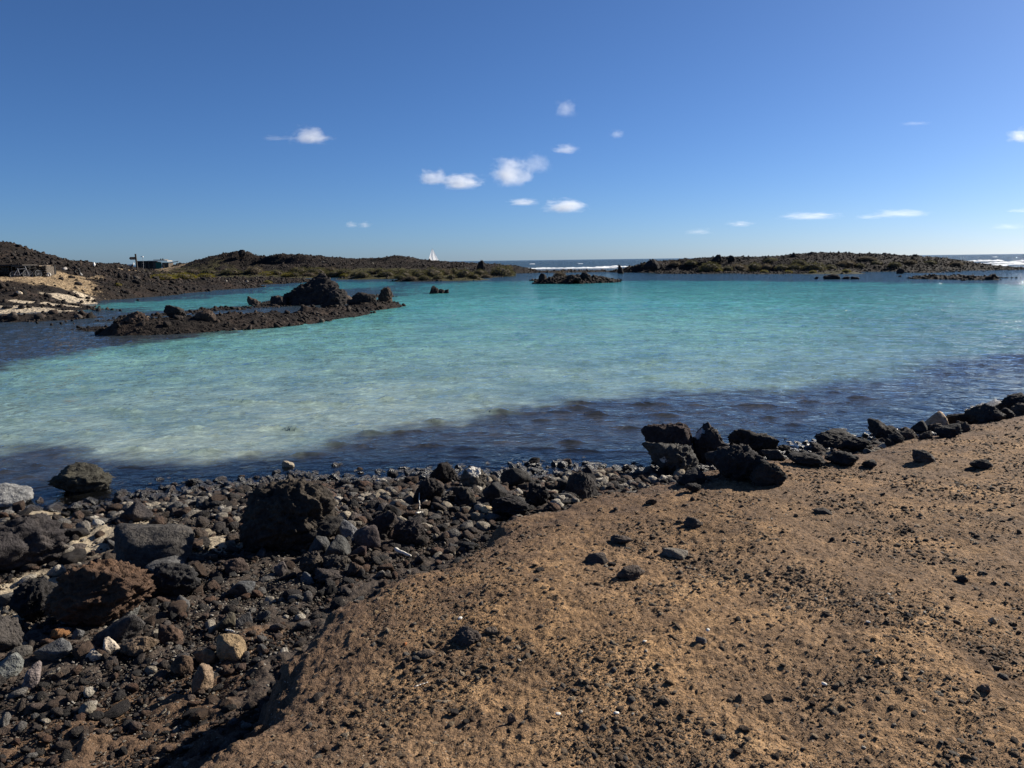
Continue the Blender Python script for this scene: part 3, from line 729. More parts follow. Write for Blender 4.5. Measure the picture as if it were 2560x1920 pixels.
R_("rock", (-30, 60, 1536, 1640), 'lava', (.046, .041, .038), "rounded dark rock cut by the left edge below the black shade", 5)
R_("rock", (-25, 58, 1634, 1700), 'block', (.13, .135, .125), "pale grey-green angular stone at the left edge", 4)
R_("rock", (58, 108, 1664, 1722), 'round', (.13, .108, .10), "pinkish grey egg-shaped stone near the left edge", 4)
R_("rock", (94, 178, 1602, 1660), 'block', (.085, .086, .086), "blue-grey angular stone above the pinkish stone", 4)
R_("rock", (20, 80, 1614, 1650), 'slab', (.06, .055, .048), "low brown-grey stone behind the pale grey-green stone", 4)
R_("rock", (262, 302, 1592, 1638), 'block', (.34, .29, .23), "whitish pointed stone standing among dark pebbles", 4)
R_("rock", (214, 262, 1624, 1656), 'lava', (.26, .23, .19), "small pitted whitish stone beside the whitish pointed stone", 4)
R_("rock", (306, 398, 1590, 1642), 'lava', (.075, .056, .040), "brown lava clump right of the whitish pointed stone", 4, taper=.3)
R_("rock", (400, 460, 1562, 1614), 'lava', (.070, .046, .033), "brown furrowed lava stone above the shell grit", 4)
R_("rock", (180, 212, 1572, 1600), 'block', (.07, .069, .068), "small grey cube-like stone in the shade below the rusty boulder", 4)
R_("rock", (130, 176, 1568, 1602), 'lava', (.14, .07, .03), "small orange-brown lava stone in the boulder's shade", 4)
R_("rock", (545, 618, 1588, 1655), 'block', (.20, .145, .085), "tan angular stone at the foot of the soil bank", 4)
R_("rock", (482, 536, 1662, 1735), 'block', (.16, .115, .078), "spiky tan stone standing on the bank's shaded slope", 4)
R_("rock", (488, 540, 1620, 1664), 'lava', (.13, .095, .06), "tan lava lump above the spiky tan stone", 4)
R_("rock", (428, 484, 1640, 1690), 'lava', (.09, .06, .04), "reddish brown lump left of the spiky tan stone", 4)
R_("rock", (200, 250, 1760, 1792), 'slab', (.11, .098, .078), "low tan-grey stone in the gravel near the lower left corner", 4)
R_("rock", (535, 590, 1535, 1575), 'slab', (.06, .052, .038), "long olive-brown stone in the shell grit", 4)
R_("rock", (590, 632, 1536, 1572), 'block', (.055, .053, .052), "dark grey stone right of the long olive-brown stone", 4)
R_("rock", (435, 475, 1488, 1530), 'round', (.09, .088, .085), "smooth grey stone below the double-humped black rock", 4)
R_("rock", (575, 640, 1450, 1492), 'block', (.056, .058, .06), "blue-grey flat stone in the gravel below the largest boulder", 4)
R_("rock", (560, 625, 1395, 1440), 'lava', (.05, .036, .03), "brown-black knob in the shade under the largest boulder", 4)
R_("rock", (838, 898, 1300, 1360), 'block', (.15, .152, .155), "pale grey upright splinter with one sunlit face", 4, ydep=.5)
R_("rock", (886, 952, 1316, 1378), 'slab', (.070, .056, .052), "reddish grey sloping slab right of the pale splinter", 4)
R_("rock", (768, 826, 1342, 1396), 'block', (.060, .060, .057), "grey angular block below the largest boulder's right side", 4)
R_("rock", (812, 880, 1338, 1402), 'block', (.066, .066, .062), "broad grey block below the pale splinter", 4)
R_("rock", (750, 815, 1378, 1440), 'lava', (.046, .039, .033), "dark brown rough block under the two grey blocks", 5)
R_("rock", (806, 890, 1385, 1440), 'lava', (.040, .036, .032), "wide dark rough stone at the foot of the grey blocks", 5)
R_("rock", (870, 918, 1362, 1405), 'round', (.070, .048, .043), "maroon rounded stone beside the white forked twig", 4)
R_("rock", (865, 910, 1405, 1442), 'lava', (.070, .048, .036), "brown round lump nearest the bank's shoulder", 4)
R_("rock", (686, 722, 1406, 1446), 'block', (.10, .085, .078), "pinkish grey splintered stone in the dark rubble", 4)
R_("rock", (752, 784, 1432, 1462), 'round', (.10, .105, .11), "bluish smooth stone above the bank's shoulder", 4)
R_("rock", (786, 876, 1430, 1460), 'lava', (.038, .032, .03), "low dark stone tucked against the bank's shoulder", 4)
R_("rock", (905, 1000, 1272, 1345), 'lava', (.034, .028, .026), "broad dark lava heap between the largest boulder and the bank", 5)
R_("rock", (980, 1065, 1300, 1365), 'lava', (.032, .027, .026), "dark ragged heap against the bank below the bone-white chip", 5)
R_("rock", (1072, 1148, 1150, 1215), 'lava', (.024, .021, .020), "black pointed lava rock topping the rock heap by the water", 5)
R_("rock", (1032, 1112, 1190, 1258), 'lava', (.028, .024, .022), "black blocky rock at the left foot of the black pointed rock", 5)
R_("rock", (1150, 1220, 1166, 1225), 'lava', (.075, .066, .054), "greyish rock with a white crust on top behind the heap", 5, stain=(0, 0, .95, .32))
R_("rock", (1130, 1190, 1215, 1262), 'lava', (.036, .032, .028), "dark knob below the white-crusted rock", 4)
R_("rock", (1205, 1270, 1205, 1260), 'block', (.030, .028, .027), "black smooth-faced block in the middle of the shore rubble", 4)
R_("rock", (1250, 1330, 1170, 1222), 'slab', (.030, .028, .026), "black slanted slab by the water left of the upright pair", 4)
R_("rock", (1312, 1372, 1208, 1268), 'lava', (.022, .020, .020), "black pyramid-like rock just behind the bank's edge", 5)
R_("rock", (1225, 1325, 1242, 1300), 'lava', (.020, .018, .018), "black shaded rock hugging the bank beside the bone-white chip", 5)
R_("rock", (1412, 1462, 1180, 1240), 'block', (.028, .023, .022), "dark standing stone, left one of the upright pair on the bank's edge", 4)
R_("rock", (1432, 1496, 1184, 1248), 'lava', (.034, .030, .028), "dark stone, right one of the upright pair on the bank's edge", 5)
R_("rock", (1446, 1486, 1164, 1210), 'block', (.026, .023, .023), "dark wedge standing behind the upright pair", 4)
# pile on the bank edge
R_("boulder", (1600, 1735, 1066, 1150), 'lava', (.038, .027, .025), "reddish black boulder topping the left of the boulder pile", 5, where=lambda u, v: hit(u, v + 22), lift=.10, cat="boulder", hscale=1.22)
R_("boulder", (1602, 1752, 1112, 1190), 'lava', (.050, .048, .044), "grey mottled boulder at the front left of the boulder pile", 5, cat="boulder", stain=(-.1, -.3, .75, .10), hscale=1.22)
R_("boulder", (1726, 1824, 1074, 1168), 'lava', (.036, .031, .029), "pointed black boulder with a white crust in the pile's centre", 5, cat="boulder", stain=(-.28, 0, .95, .2), hscale=1.22)
R_("boulder", (1818, 1945, 1078, 1140), 'lava', (.030, .027, .024), "black hump-backed boulder at the back right of the boulder pile", 5, cat="boulder", hscale=1.22)
R_("boulder", (1758, 1928, 1122, 1204), 'lava', (.026, .023, .022), "broad black boulder at the front of the boulder pile", 5, cat="boulder", hscale=1.22)
R_("rock", (1872, 1966, 1160, 1216), 'lava', (.026, .024, .022), "black rock at the right end of the boulder pile", 5, hscale=1.22)
R_("rock", (1834, 1876, 1110, 1142), 'round', (.034, .031, .029), "small round black stone perched in the pile's right gap", 4)
R_("rock", (1690, 1766, 1172, 1212), 'lava', (.022, .020, .020), "low black stone in front of the grey mottled boulder", 4)
R_("rock", (1710, 1752, 1206, 1232), 'lava', (.020, .019, .019), "small black stone alone on the soil before the pile", 4)
R_("rock", (1902, 1962, 1122, 1150), 'slab', (.036, .030, .026), "dark ledge stone under a sandy top beside the pile", 4)
R_("rock", (2036, 2156, 1070, 1122), 'lava', (.030, .029, .028), "long black rock with a grey top on the bank's edge", 5, hscale=.9)
R_("rock", (2100, 2178, 1094, 1132), 'lava', (.020, .019, .019), "black rock in front of the long grey-topped rock", 4)
R_("rock", (2168, 2272, 1046, 1106), 'lava', (.024, .022, .021), "two-headed black rock on the skyline of the bank", 5, hscale=.9)
R_("rock", (2278, 2320, 1050, 1082), 'block', (.030, .030, .030), "small dark pyramid stone left of the beige stone", 4)
R_("rock", (2312, 2368, 1026, 1070), 'slab', BEI, "beige upright stone on the bank's edge among black rocks", 4, ydep=.4)
R_("rock", (2340, 2402, 1058, 1094), 'lava', (.020, .019, .019), "black stone at the beige stone's right foot", 4)
R_("rock", (2352, 2432, 1028, 1064), 'lava', (.024, .022, .021), "low black rock behind the beige stone's right side", 4)
R_("rock", (2414, 2506, 1002, 1058), 'lava', (.026, .025, .025), "rounded black rock near the right edge of the bank's skyline", 5, hscale=.9)
R_("rock", (2500, 2600, 978, 1032), 'lava', (.022, .021, .021), "black rock cut off by the photo's right edge", 5, hscale=.9)
R_("rock", (1968, 2062, 1138, 1166), 'lava', (.022, .020, .019), "flat black stone on soil below the long grey-topped rock", 4)
R_("rock", (2062, 2144, 1128, 1166), 'lava', (.022, .020, .019), "black lumpy stone right of the flat black stone", 4)
R_("rock", (2154, 2190, 1150, 1170), 'lava', (.026, .024, .022), "small black stone right of the lumpy black stone", 4)
R_("rock", (2282, 2342, 1124, 1160), 'lava', (.046, .040, .036), "isolated brown-black stone on the soil below the beige stone", 4)
R_("rock", (2425, 2478, 1146, 1174), 'lava', (.032, .028, .026), "dark stone among soil clods near the right edge", 4)
# loose stones on the bank, each with a place of its own
R_("rock", (1462, 1520, 1378, 1410), 'slab', (0.046, 0.037, 0.032), "flat dark stone casting a shadow on the orange soil", 4, sink=.36, hscale=.8)
R_("rock", (1540, 1612, 1408, 1452), 'lava', (0.057, 0.044, 0.036), "crumbly dark clod beside a scatter of gravel", 4, sink=.36, hscale=.8)
R_("rock", (1525, 1585, 1336, 1362), 'lava', (0.062, 0.048, 0.039), "dark clod above the flat dark stone", 4, sink=.36, hscale=.8)
R_("rock", (1652, 1720, 1366, 1396), 'slab', (0.100, 0.088, 0.072), "pale half-buried stone in the middle of the soil", 4, sink=.36, hscale=.8)
R_("rock", (1706, 1758, 1288, 1322), 'lava', (0.051, 0.041, 0.034), "dark pointed clod in the middle distance of the soil", 4, sink=.36, hscale=.8)
R_("rock", (2030, 2080, 1266, 1286), 'slab', (0.041, 0.034, 0.028), "flat black stone on the soil towards the right", 4, sink=.36, hscale=.8)
R_("rock", (1130, 1206, 1568, 1612), 'lava', (0.054, 0.043, 0.037), "jagged dark rock with a long shadow on the near soil", 5, sink=.36, hscale=.8)
R_("rock", (1212, 1246, 1565, 1586), 'block', (0.095, 0.074, 0.055), "small brown stone right of the jagged dark rock", 4, sink=.36, hscale=.8)
R_("rock", (1042, 1090, 1622, 1644), 'lava', (0.074, 0.056, 0.043), "knobbly stone left below the jagged dark rock", 4, sink=.36, hscale=.8)
R_("rock", (1268, 1292, 1780, 1808), 'block', (0.068, 0.050, 0.038), "dark tooth-like stone in the foreground soil", 4, sink=.36, hscale=.8)
R_("rock", (2465, 2492, 1538, 1560), 'block', (0.320, 0.250, 0.160), "cream stone on the right side of the soil", 4, sink=.36, hscale=.8)
R_("rock", (2440, 2476, 1706, 1730), 'lava', (0.081, 0.054, 0.038), "brown stone with a long shadow near the right edge", 4, sink=.36, hscale=.8)
R_("rock", (1644, 1680, 1742, 1762), 'lava', (0.081, 0.058, 0.038), "brown stone in the foreground soil right of centre", 4, sink=.36, hscale=.8)
R_("rock", (1738, 1768, 1588, 1610), 'round', (0.081, 0.072, 0.065), "smooth grey pebble beside a white shell", 4, sink=.36, hscale=.8)
R_("rock", (1004, 1018, 1606, 1618), 'round', (0.240, 0.090, 0.035), "small orange-red stone on the near soil", 3, sink=.36, hscale=.8)
R_("rock", (150, 186, 1330, 1352), 'slab', (.20, .15, .09), "tan flat stone at the water's edge beside the narrow-footed boulder", 4)

RIM = []
for k in range(34):
    u = 1960 + k * 18.5 + random.uniform(-7, 7); v = float(np.interp(u, [1960, 2150, 2300, 2420, 2560, 2700], [1128, 1108, 1078, 1048, 1008, 965])) + random.uniform(0, 26); w_ = random.uniform(16, 44); RIM.append((u, v, w_))
for k, (u, v, w_) in enumerate(RIM):
    R_("stone", (u - w_ / 2, u + w_ / 2, v - w_ * .62, v + 3), 'lava', random.choice(((.022, .02, .019), (.03, .026, .023), (.05, .04, .033))), "RIM%d" % k, 4, sink=.3, cat="stone", group="small stones along the bank's rim")

# ------------------------------------------------------------------ counted loose stones on beach and bank, then the masses
def visible(x, y, z):
    ok = np.ones(len(x), bool)
    for k in np.linspace(.25, .96, 16):
        ok &= near_fields(x * k, y * k, False)[0] < H + (z + .03 - H) * k
    return ok
def in_frame(x, y, z, m=60):
    q = np.stack([x, y, z - H], 1) @ RMN
    u = 1280 - F * q[:, 0] / q[:, 2]; v = 960 + F * q[:, 1] / q[:, 2]
    return (u > -m) & (u < 2560 + m) & (v < 1920 + m) & (q[:, 2] < 0), u, v
def sample_near(n, kind):
    """plan positions on the beach or the bank, denser towards the viewer"""
    r = np.exp(RNG.uniform(math.log(1.9), math.log(13 if kind == 'beach' else 15), n)); a = np.radians(RNG.uniform(-46, 62, n))
    x, y = r * np.sin(a), r * np.cos(a); h, t, sb, s = near_fields(x, y, False)
    k = ((t < .45) & (s > -1.1)) if kind == 'beach' else (t > .75)
    return x[k], y[k], h[k], t[k], sb[k], s[k]

VARIANTS = []
for k in range(10):
    st = ('lava', 'block', 'block', 'slab')[k % 4]
    V, Fc = rock_verts(900 + k, 3, st, (1, .8, .62 if st != 'slab' else .35)); V[:, 2] -= .12
    mm = mesh_from("stone", V, Fc, st == 'lava'); mm.materials.append(M_LAVA); VARIANTS.append(mm)
def loose(kind, n, smin, smax, cols, group):
    x, y, h, t, sb, s = sample_near(n * 14, kind)
    k = visible(x, y, h) & in_frame(x, y, h, -15)[0]
    if kind == 'beach': k &= (np.hypot(x, y) > 4.6) | (RNG.random(len(x)) < .16)
    x, y, h, s = x[k][:n], y[k][:n], h[k][:n], s[k][:n]
    for i in range(len(x)):
        lab, base = random.choices(cols, [c[2] for c in cols])[0][:2]
        sz = smin * (smax / smin) ** (random.random() ** 1.6)
        sz *= (.55 + .12 * math.hypot(x[i], y[i])) if kind == 'bank' else min(1.1, .35 + .11 * math.hypot(x[i], y[i]))
        o = bpy.data.objects.new("stone", random.choice(VARIANTS)); COL.objects.link(o)
        o.location = (x[i], y[i], h[i] + (.01 if kind == 'beach' else 0)); o.scale = (sz * random.uniform(.8, 1.2), sz, sz * random.uniform(.7, 1.15))
        o.rotation_euler = (random.gauss(0, .3), random.gauss(0, .3), random.uniform(0, 6.28))
        j = random.uniform(.75, 1.3); o.color = (base[0] * j, base[1] * j, base[2] * j, 1)
        tag(o, "", "stone", group); LOOSE.append((o, lab, kind))
LOOSE = []
loose('beach', 215, .07, .19, [("black lava stone", (.026, .023, .022), 40), ("brown lava stone", (.062, .043, .032), 34),
      ("grey stone", (.075, .073, .07), 11), ("pale cream stone", (.28, .24, .18), 4)], "loose stones on the pebble beach")
loose('bank', 60, .022, .06, [("dark little stone", (.05, .042, .037), 60), ("brown little stone", (.07, .05, .036), 30),
      ("pale little stone", (.28, .24, .18), 6)], "loose stones on the soil bank")
ORD = "nearest second third fourth fifth sixth seventh eighth ninth tenth eleventh twelfth thirteenth fourteenth fifteenth sixteenth seventeenth eighteenth nineteenth twentieth".split() + ["outlying"] * 60
MARKS = {'beach': [("the narrow-footed boulder", 210, 1250), ("the pale grey boulder", 30, 1284), ("the slab boulder", 393, 1420), ("the rusty brown boulder", 260, 1570), ("the largest boulder", 720, 1385), ("the black pointed rock", 1110, 1215),
                   ("the pale splinter", 868, 1360), ("the black pyramid-like rock", 1342, 1268), ("the whitish pointed stone", 282, 1638), ("the tan angular stone", 580, 1655), ("the spiky tan stone", 508, 1735), ("the pale grey-green stone", 16, 1700)],
         'bank': [("the jagged dark rock", 1168, 1612), ("the flat dark stone", 1490, 1410), ("the boulder pile", 1780, 1204), ("the tooth-like stone", 1280, 1808), ("the beige upright stone", 2340, 1070), ("the cream stone", 2478, 1560), ("the smooth grey pebble", 1752, 1610), ("the pale half-buried stone", 1686, 1396)]}
NUMB = ["first", "second", "third"] + ORD[3:20] + ["twenty-" + q for q in ["first", "second", "third"] + ORD[3:9]] + ["thirtieth"] + ["thirty-" + q for q in ["first", "second", "third"] + ORD[3:9]]
for o in COL.objects:
    if o.get("label", "").startswith("RIM"): o["label"] = NUMB[int(o["label"][3:])] + " small dark stone from the left along the bank's rim, towards the photo's right edge"
for kd in MARKS:
    pts = [(n_, hit(u, v)[0]) for n_, u, v in MARKS[kd]]; buckets = {}
    for o, lab, k_ in LOOSE:
        if k_ != kd: continue
        L_ = Vector(o.location); d, n_, p_ = min(((L_.xy - Vector(p[:2])).length, n, p) for n, p in pts)
        dx, dy = L_.x - p_[0], L_.y - p_[1]
        rel = ("right of" if dx > 0 else "left of") if abs(dx) > abs(dy) else ("behind" if dy > 0 else "in front of")
        buckets.setdefault((lab, rel, n_), []).append((d, o))
    for (lab, rel, n_), lst in buckets.items():
        for i, (d, o) in enumerate(sorted(lst, key=lambda q: q[0])):
            tail = "among the beach pebbles" if kd == 'beach' else "on the soil bank"
            o["label"] = f"{ORD[i]} {lab} {rel} {n_} {tail}" if len(lst) > 1 else f"{lab} {rel} {n_} {tail}"

C_COB = proto_collection("cobble_shapes", range(300, 310), ('lava', 'block', 'lava', 'block', 'slab'), 2, M_COBBLE, .65)
x, y, h, t, sb, s = sample_near(240000, 'beach')
k = in_frame(x, y, h, 700)[0]; x, y, h, s, sb = x[k], y[k], h[k], s[k], sb[k]
sandy = np.zeros(len(x))
for u, v, w_, a_ in SAND:
    p = hit(u, v)[0]; sandy = np.maximum(sandy, a_ * np.exp(-((x - p[0]) ** 2 + (y - p[1]) ** 2) / (w_ * w_)))
k = RNG.random(len(x)) > sandy * .93
x, y, h, s, sb = x[k], y[k], h[k], s[k], sb[k]
grad = np.clip(n2(x, y, .9, 2, 41.0) * .5 + .5, 0, 1)
near_shore = sstep(2.6, .6, s) * sstep(-1.2, 0, s)
sz = .0105 * np.exp(RNG.exponential(.52, len(x))) * (.7 + .9 * near_shore + .35 * grad); sz = np.minimum(sz, .10)
r = np.hypot(x, y); sz *= np.clip((r / 5.2) ** 1.4, .36, 1.5); tone_wet = sstep(.35, -.1, s)
tone = np.clip(RNG.beta(1.7, 2.1, len(x)) + .14 * near_shore * RNG.random(len(x)), 0, .98)
wht = RNG.random(len(x)) < .035 + .13 * sstep(3.2, 1.6, s) * sstep(.1, .8, s) * sstep(.3, .6, grad + .2); tone[wht] = RNG.uniform(.86, 1, wht.sum())
tone *= 1 - .45 * tone_wet
wetk = s + .12 * n2(x, y, 3.0, 2, 71.0) < .22
M_WETCOB = tone_mat("wet_cobble", [(p_, tuple(c_ * .62 for c_ in col_)) for p_, col_ in STONE_STOPS], .4); M_WETCOB.node_tree.nodes["Principled BSDF"].inputs["Specular IOR Level"].default_value = .5
C_WET = proto_collection("wet_cobble_shapes", range(312, 318), ('lava', 'block', 'slab'), 2, M_WETCOB, .65)
pos = np.stack([x, y, h + sz * .05], 1)
scatter("pebbles", pos[~wetk], sz[~wetk], tone[~wetk], C_COB)
scatter("wet_pebbles", pos[wetk], sz[wetk], tone[wetk], C_WET)

M_GRAVEL = tone_mat("soil_gravel", [(0, (.050, .036, .027)), (.35, (.13, .085, .052)), (.6, (.22, .145, .082)), (.74, (.16, .14, .118)), (.85, (.33, .225, .12)), (.93, (.48, .41, .32)), (1, (.66, .62, .54))])
C_GRV = proto_collection("gravel_shapes", range(330, 338), ('block', 'round', 'lava'), 1, M_GRAVEL, .7)
x, y, h, t, sb, s = sample_near(620000, 'bank')
k = in_frame(x, y, h, 1500)[0]; x, y, h, sb = x[k], y[k], h[k], sb[k]
h = near_fields(x, y, True)[0]
clump = sstep(-.25, .45, n2(x, y, 1.5, 3, 52.0)) * .85 + .15
r = np.hypot(x, y)
k = RNG.random(len(x)) < clump * np.clip(.35 + .25 * sstep(.2, 1.0, sb) + .4 * sstep(5, 2.6, r), 0, 1)
x, y, h, r = x[k], y[k], h[k], r[k]
sz = .0040 * np.exp(RNG.exponential(.45, len(x))) * np.clip(r / 3.0, .85, 2.2); sz = np.minimum(sz, .034)
tone = np.clip(RNG.beta(2.6, 2.0, len(x)), 0, .88)
wht = RNG.random(len(x)) < np.where(x > .7, .08, .02); tone[wht] = RNG.uniform(.88, 1, wht.sum()); sz[wht] *= .6
scatter("gravel", np.stack([x, y, h - sz * .12], 1), sz, tone, C_GRV, squash=RNG.uniform(.45, .9, len(x)))

# shell grit washed together below the bank
gp_ = []
for u, v, r_, n in ((560, 1520, .55, 900), (440, 1640, .45, 600), (690, 1460, .45, 600), (330, 1720, .6, 500), (60, 1520, .4, 350), (520, 1300, .6, 700), (780, 1280, .8, 500)):
    p = hit(u, v)[0]; a = RNG.normal(0, r_ * .6, (n, 2)); gp_.append(a + p[:2])
gp_ = np.concatenate(gp_); h, t, sb, s = near_fields(gp_[:, 0], gp_[:, 1], True); k = (t < .5) & (s > .05); gp_, h = gp_[k], h[k]
sz = .007 * np.exp(RNG.exponential(.4, len(h))); sz = np.minimum(sz, .022)
scatter("shell_grit", np.stack([gp_[:, 0], gp_[:, 1], h + .012], 1), sz, RNG.uniform(.84, 1, len(h)), C_COB, squash=RNG.uniform(.3, .8, len(h)))

# driftwood bits and shells
M_BONE = plain("bleached", (.62, .58, .50), .7, .15, 20)
def stick(p0, p1, r, label, name="twig"):
    mb = MB(); a, b_ = Vector(p0), Vector(p1); prev = a; n = 4
    for i in range(1, n + 1):
        q = a.lerp(b_, i / n) + Vector((random.gauss(0, r * .6), random.gauss(0, r * .6), 0)); mb.tube(prev, q, r * (1 - .12 * (i - 1)), r * (1 - .12 * i), 6); prev = q
    c = a
    mb.V = [(v[0] - c.x, v[1] - c.y, v[2] - c.z) for v in mb.V]
    o = mb.build(name, M_BONE, smooth=True); o.location = c; tag(o, label, "twig"); return o
def gp(u, v, dz=.0):
    p = hit(u, v)[0]; return (p[0], p[1], p[2] + dz)
stick(gp(1036, 1724, .012), gp(1070, 1712, .012), .0022, "thin white straw lying on the near soil")
stick(gp(840, 1432, .03), gp(866, 1430, .03), .006, "short white stick in the dark rubble by the bank's shoulder")
stick(gp(990, 1388, .05), gp(1022, 1404, .05), .016, "cream driftwood splinter where rubble meets the bank", "driftwood")
stick(gp(1040, 1296, .05), gp(1066, 1292, .05), .009, "small bleached stick in the dark rubble below the rock heap")
stick(gp(870, 1376, .02), gp(862, 1392, .06), .008, "white forked twig beside the maroon rounded stone")
stick(gp(1048, 1276, .0), gp(1049, 1256, .13), .006, "white stalk standing in the pebbles below the rock heap")
stick(gp(566, 1586, .03), gp(586, 1592, .03), .006, "pale stick leaning at the tan angular stone")
R_("rock", (1200, 1236, 1264, 1286), 'block', (.52, .40, .24), "bone-white and ochre chip lying against the black shaded rock", 4, ydep=.5)
for lab, u, v in (("right of the flat dark stone's gravel", 1612, 1608), ("beside the smooth grey pebble", 1770, 1580), ("right of the tooth-like stone", 1395, 1790), ("farther right of the tooth-like stone", 1540, 1788), ("above the jagged dark rock", 1150, 1550), ("left of the cream stone", 2170, 1560), ("far left of the brown shadowed stone", 2060, 1715)):
    p = gp(u, v, .006); V, Fc = rock_verts(700 + u, 2, 'slab', (.022, .016, .008))
    o = link("shell", mesh_from("shell", V, Fc), M_BONE, loc=p, rot=(.2, .1, u)); tag(o, "small white shell fragment on the soil " + lab, "shell", "shells on the soil bank")

# ------------------------------------------------------------------ rubble on the far lands
C_RUB = proto_collection("rubble_shapes", range(360, 368), ('block', 'lava', 'block'), 2, M_RUBBLE, .9)
def rubble(name, lname, x0, x1, y0, y1, n, smin, smax, zmin=-.06, cond=None):
    hh, marks = LANDS[lname]
    x = RNG.uniform(x0, x1, n); y = RNG.uniform(y0, y1, n)
    k = np.abs(np.arctan2(x, y)) < math.radians(37); x, y = x[k], y[k]
    z = hh(x, y); k = z > zmin; x, y, z = x[k], y[k], z[k]
    p = np.ones(len(x))
    for (kd, px_, py_, sx, sy, s) in marks:
        g = s * np.exp(-(((x - px_) / sx) ** 2 + ((y - py_) / sy) ** 2) ** 2)
        p *= 1 - g * (.96 if kd in ('tan', 'sand') else .8)
    k = RNG.random(len(x)) < p; x, y, z = x[k], y[k], z[k]
    sz = np.minimum(smin * np.exp(RNG.exponential(.5, len(x))), smax)
    patch = n2(x, y, .12, 2, 61.0) * .18
    tone = np.clip(RNG.beta(1.6, 2.2, len(x)) + patch, 0, .93); w = RNG.random(len(x)) < .012; tone[w] = RNG.uniform(.93, 1, w.sum())
    scatter(name, np.stack([x, y, z - .12 * sz], 1), sz, tone, C_RUB, tilt=.6)
rubble("lava_rubble", "headland", -75, -8, 34, 150, 70000, .085, .5)
rubble("lava_rubble", "hill_shore", -100, 12, 100, 215, 75000, .11, .42)
rubble("lava_rubble", "lava_island", 16, 110, 110, 175, 55000, .11, .40)
rubble("lava_rubble", "islet", -22, -4, 29, 63, 12000, .06, .3)
rubble("lava_rubble", "small_islet", 1, 16, 84, 110, 7000, .20, .5)
rubble("lava_rubble", "reef", 40, 76, 78, 118, 11000, .16, .42)
rubble("lava_rubble", "outer_reef", -2, 30, 145, 190, 1800, .2, .7)

# ------------------------------------------------------------------ rocks that stand out on the far lands
def hit_land(lname, ymin=20, ymax=240):
    hh = LANDS[lname][0]
    def f(u, v):
        d = ray(u, v); t = np.linspace(ymin / d[1], ymax / d[1], 900); X, Y, Z = d[0] * t, d[1] * t, H + d[2] * t
        h = np.maximum(hh(X, Y), 0.0); k = np.argmax(Z <= h) if (Z <= h).any() else len(t) - 1
        return np.array([X[k], Y[k], h[k]]), t[k]
    return f
hI, hL, hM, hR = hit_land("islet", 28, 62), hit_land("headland", 34, 150), hit_land("hill_shore", 100, 230), hit_land("lava_island", 112, 186)
R_("boulder", (690, 866, 690, 762), 'lava', (.024, .021, .020), "tall black lava crag with a white stain on the long islet", 6, where=hI, cat="boulder", ydep=.7, stain=(.02, -.24, .5, .07), hscale=1.12, cone=.5, sink=.4)
R_("boulder", (800, 878, 722, 762), 'lava', (.026, .023, .022), "lower black crag leaning on the tall crag's right flank", 5, where=hI, cat="boulder", cone=.5, sink=.4)
R_("rock", (826, 884, 722, 758), 'lava', (.075, .056, .042), "tan-brown shoulder rock right of the tall crag", 5, where=hI, cone=.3, sink=.4)
R_("rock", (944, 986, 717, 754), 'lava', (.050, .036, .028), "brown peaked rock near the right tip of the long islet", 5, where=hI, cone=.55, sink=.4)
R_("rock", (868, 944, 730, 756), 'lava', (.030, .026, .024), "row of dark knobs between the crag and the brown peaked rock", 5, where=hI, cone=.25, ydep=.4, sink=.4)
R_("rock", (616, 650, 740, 762), 'lava', (.046, .036, .030), "small brown hump on the islet left of the tall crag", 4, where=hI, cone=.45, sink=.4)
R_("rock", (676, 716, 738, 764), 'lava', (.032, .027, .025), "dark lump at the tall crag's left foot", 4, where=hI, sink=.4)
R_("rock", (412, 466, 762, 795), 'lava', (.030, .027, .025), "dark pointed rock on the islet's left half", 5, where=hI, sink=.4)
R_("rock", (305, 372, 778, 806), 'lava', (.046, .032, .025), "reddish brown rock at the islet's left end", 5, where=hI, cone=.35, sink=.4)
R_("rock", (488, 540, 774, 802), 'lava', (.058, .042, .033), "reddish rock in the middle of the islet", 5, where=hI, sink=.4)
wz0 = lambda u, v: (at_z(u, v, 0.0), at_z(u, v, 0.0)[1] / ray(u, v)[1])
R_("rock", (1070, 1100, 713, 734), 'lava', (.024, .021, .020), "black cone rock standing alone in the lagoon", 5, where=wz0, cone=.6, sink=.4)
R_("rock", (1093, 1112, 722, 733), 'lava', (.028, .024, .022), "low dark rock beside the lone black cone", 4, where=wz0, sink=.4)
R_("rock", (1110, 1123, 723, 733), 'lava', (.028, .024, .022), "smallest dark rock right of the lone black cone", 4, where=wz0, sink=.4)
for q, (a, b_, c, d, lab) in enumerate([(1345, 1368, 683, 700, "dark block at the left end of the small islet"), (1445, 1478, 680, 699, "peaked dark rock right of the small islet's bush"), (1418, 1440, 686, 700, "dark rock beside the small islet's bush")]):
    R_("rock", (a, b_, c, d), 'lava', (.024, .021, .020), lab, 4, where=hit_land("small_islet", 84, 110), cone=.2, sink=.4)
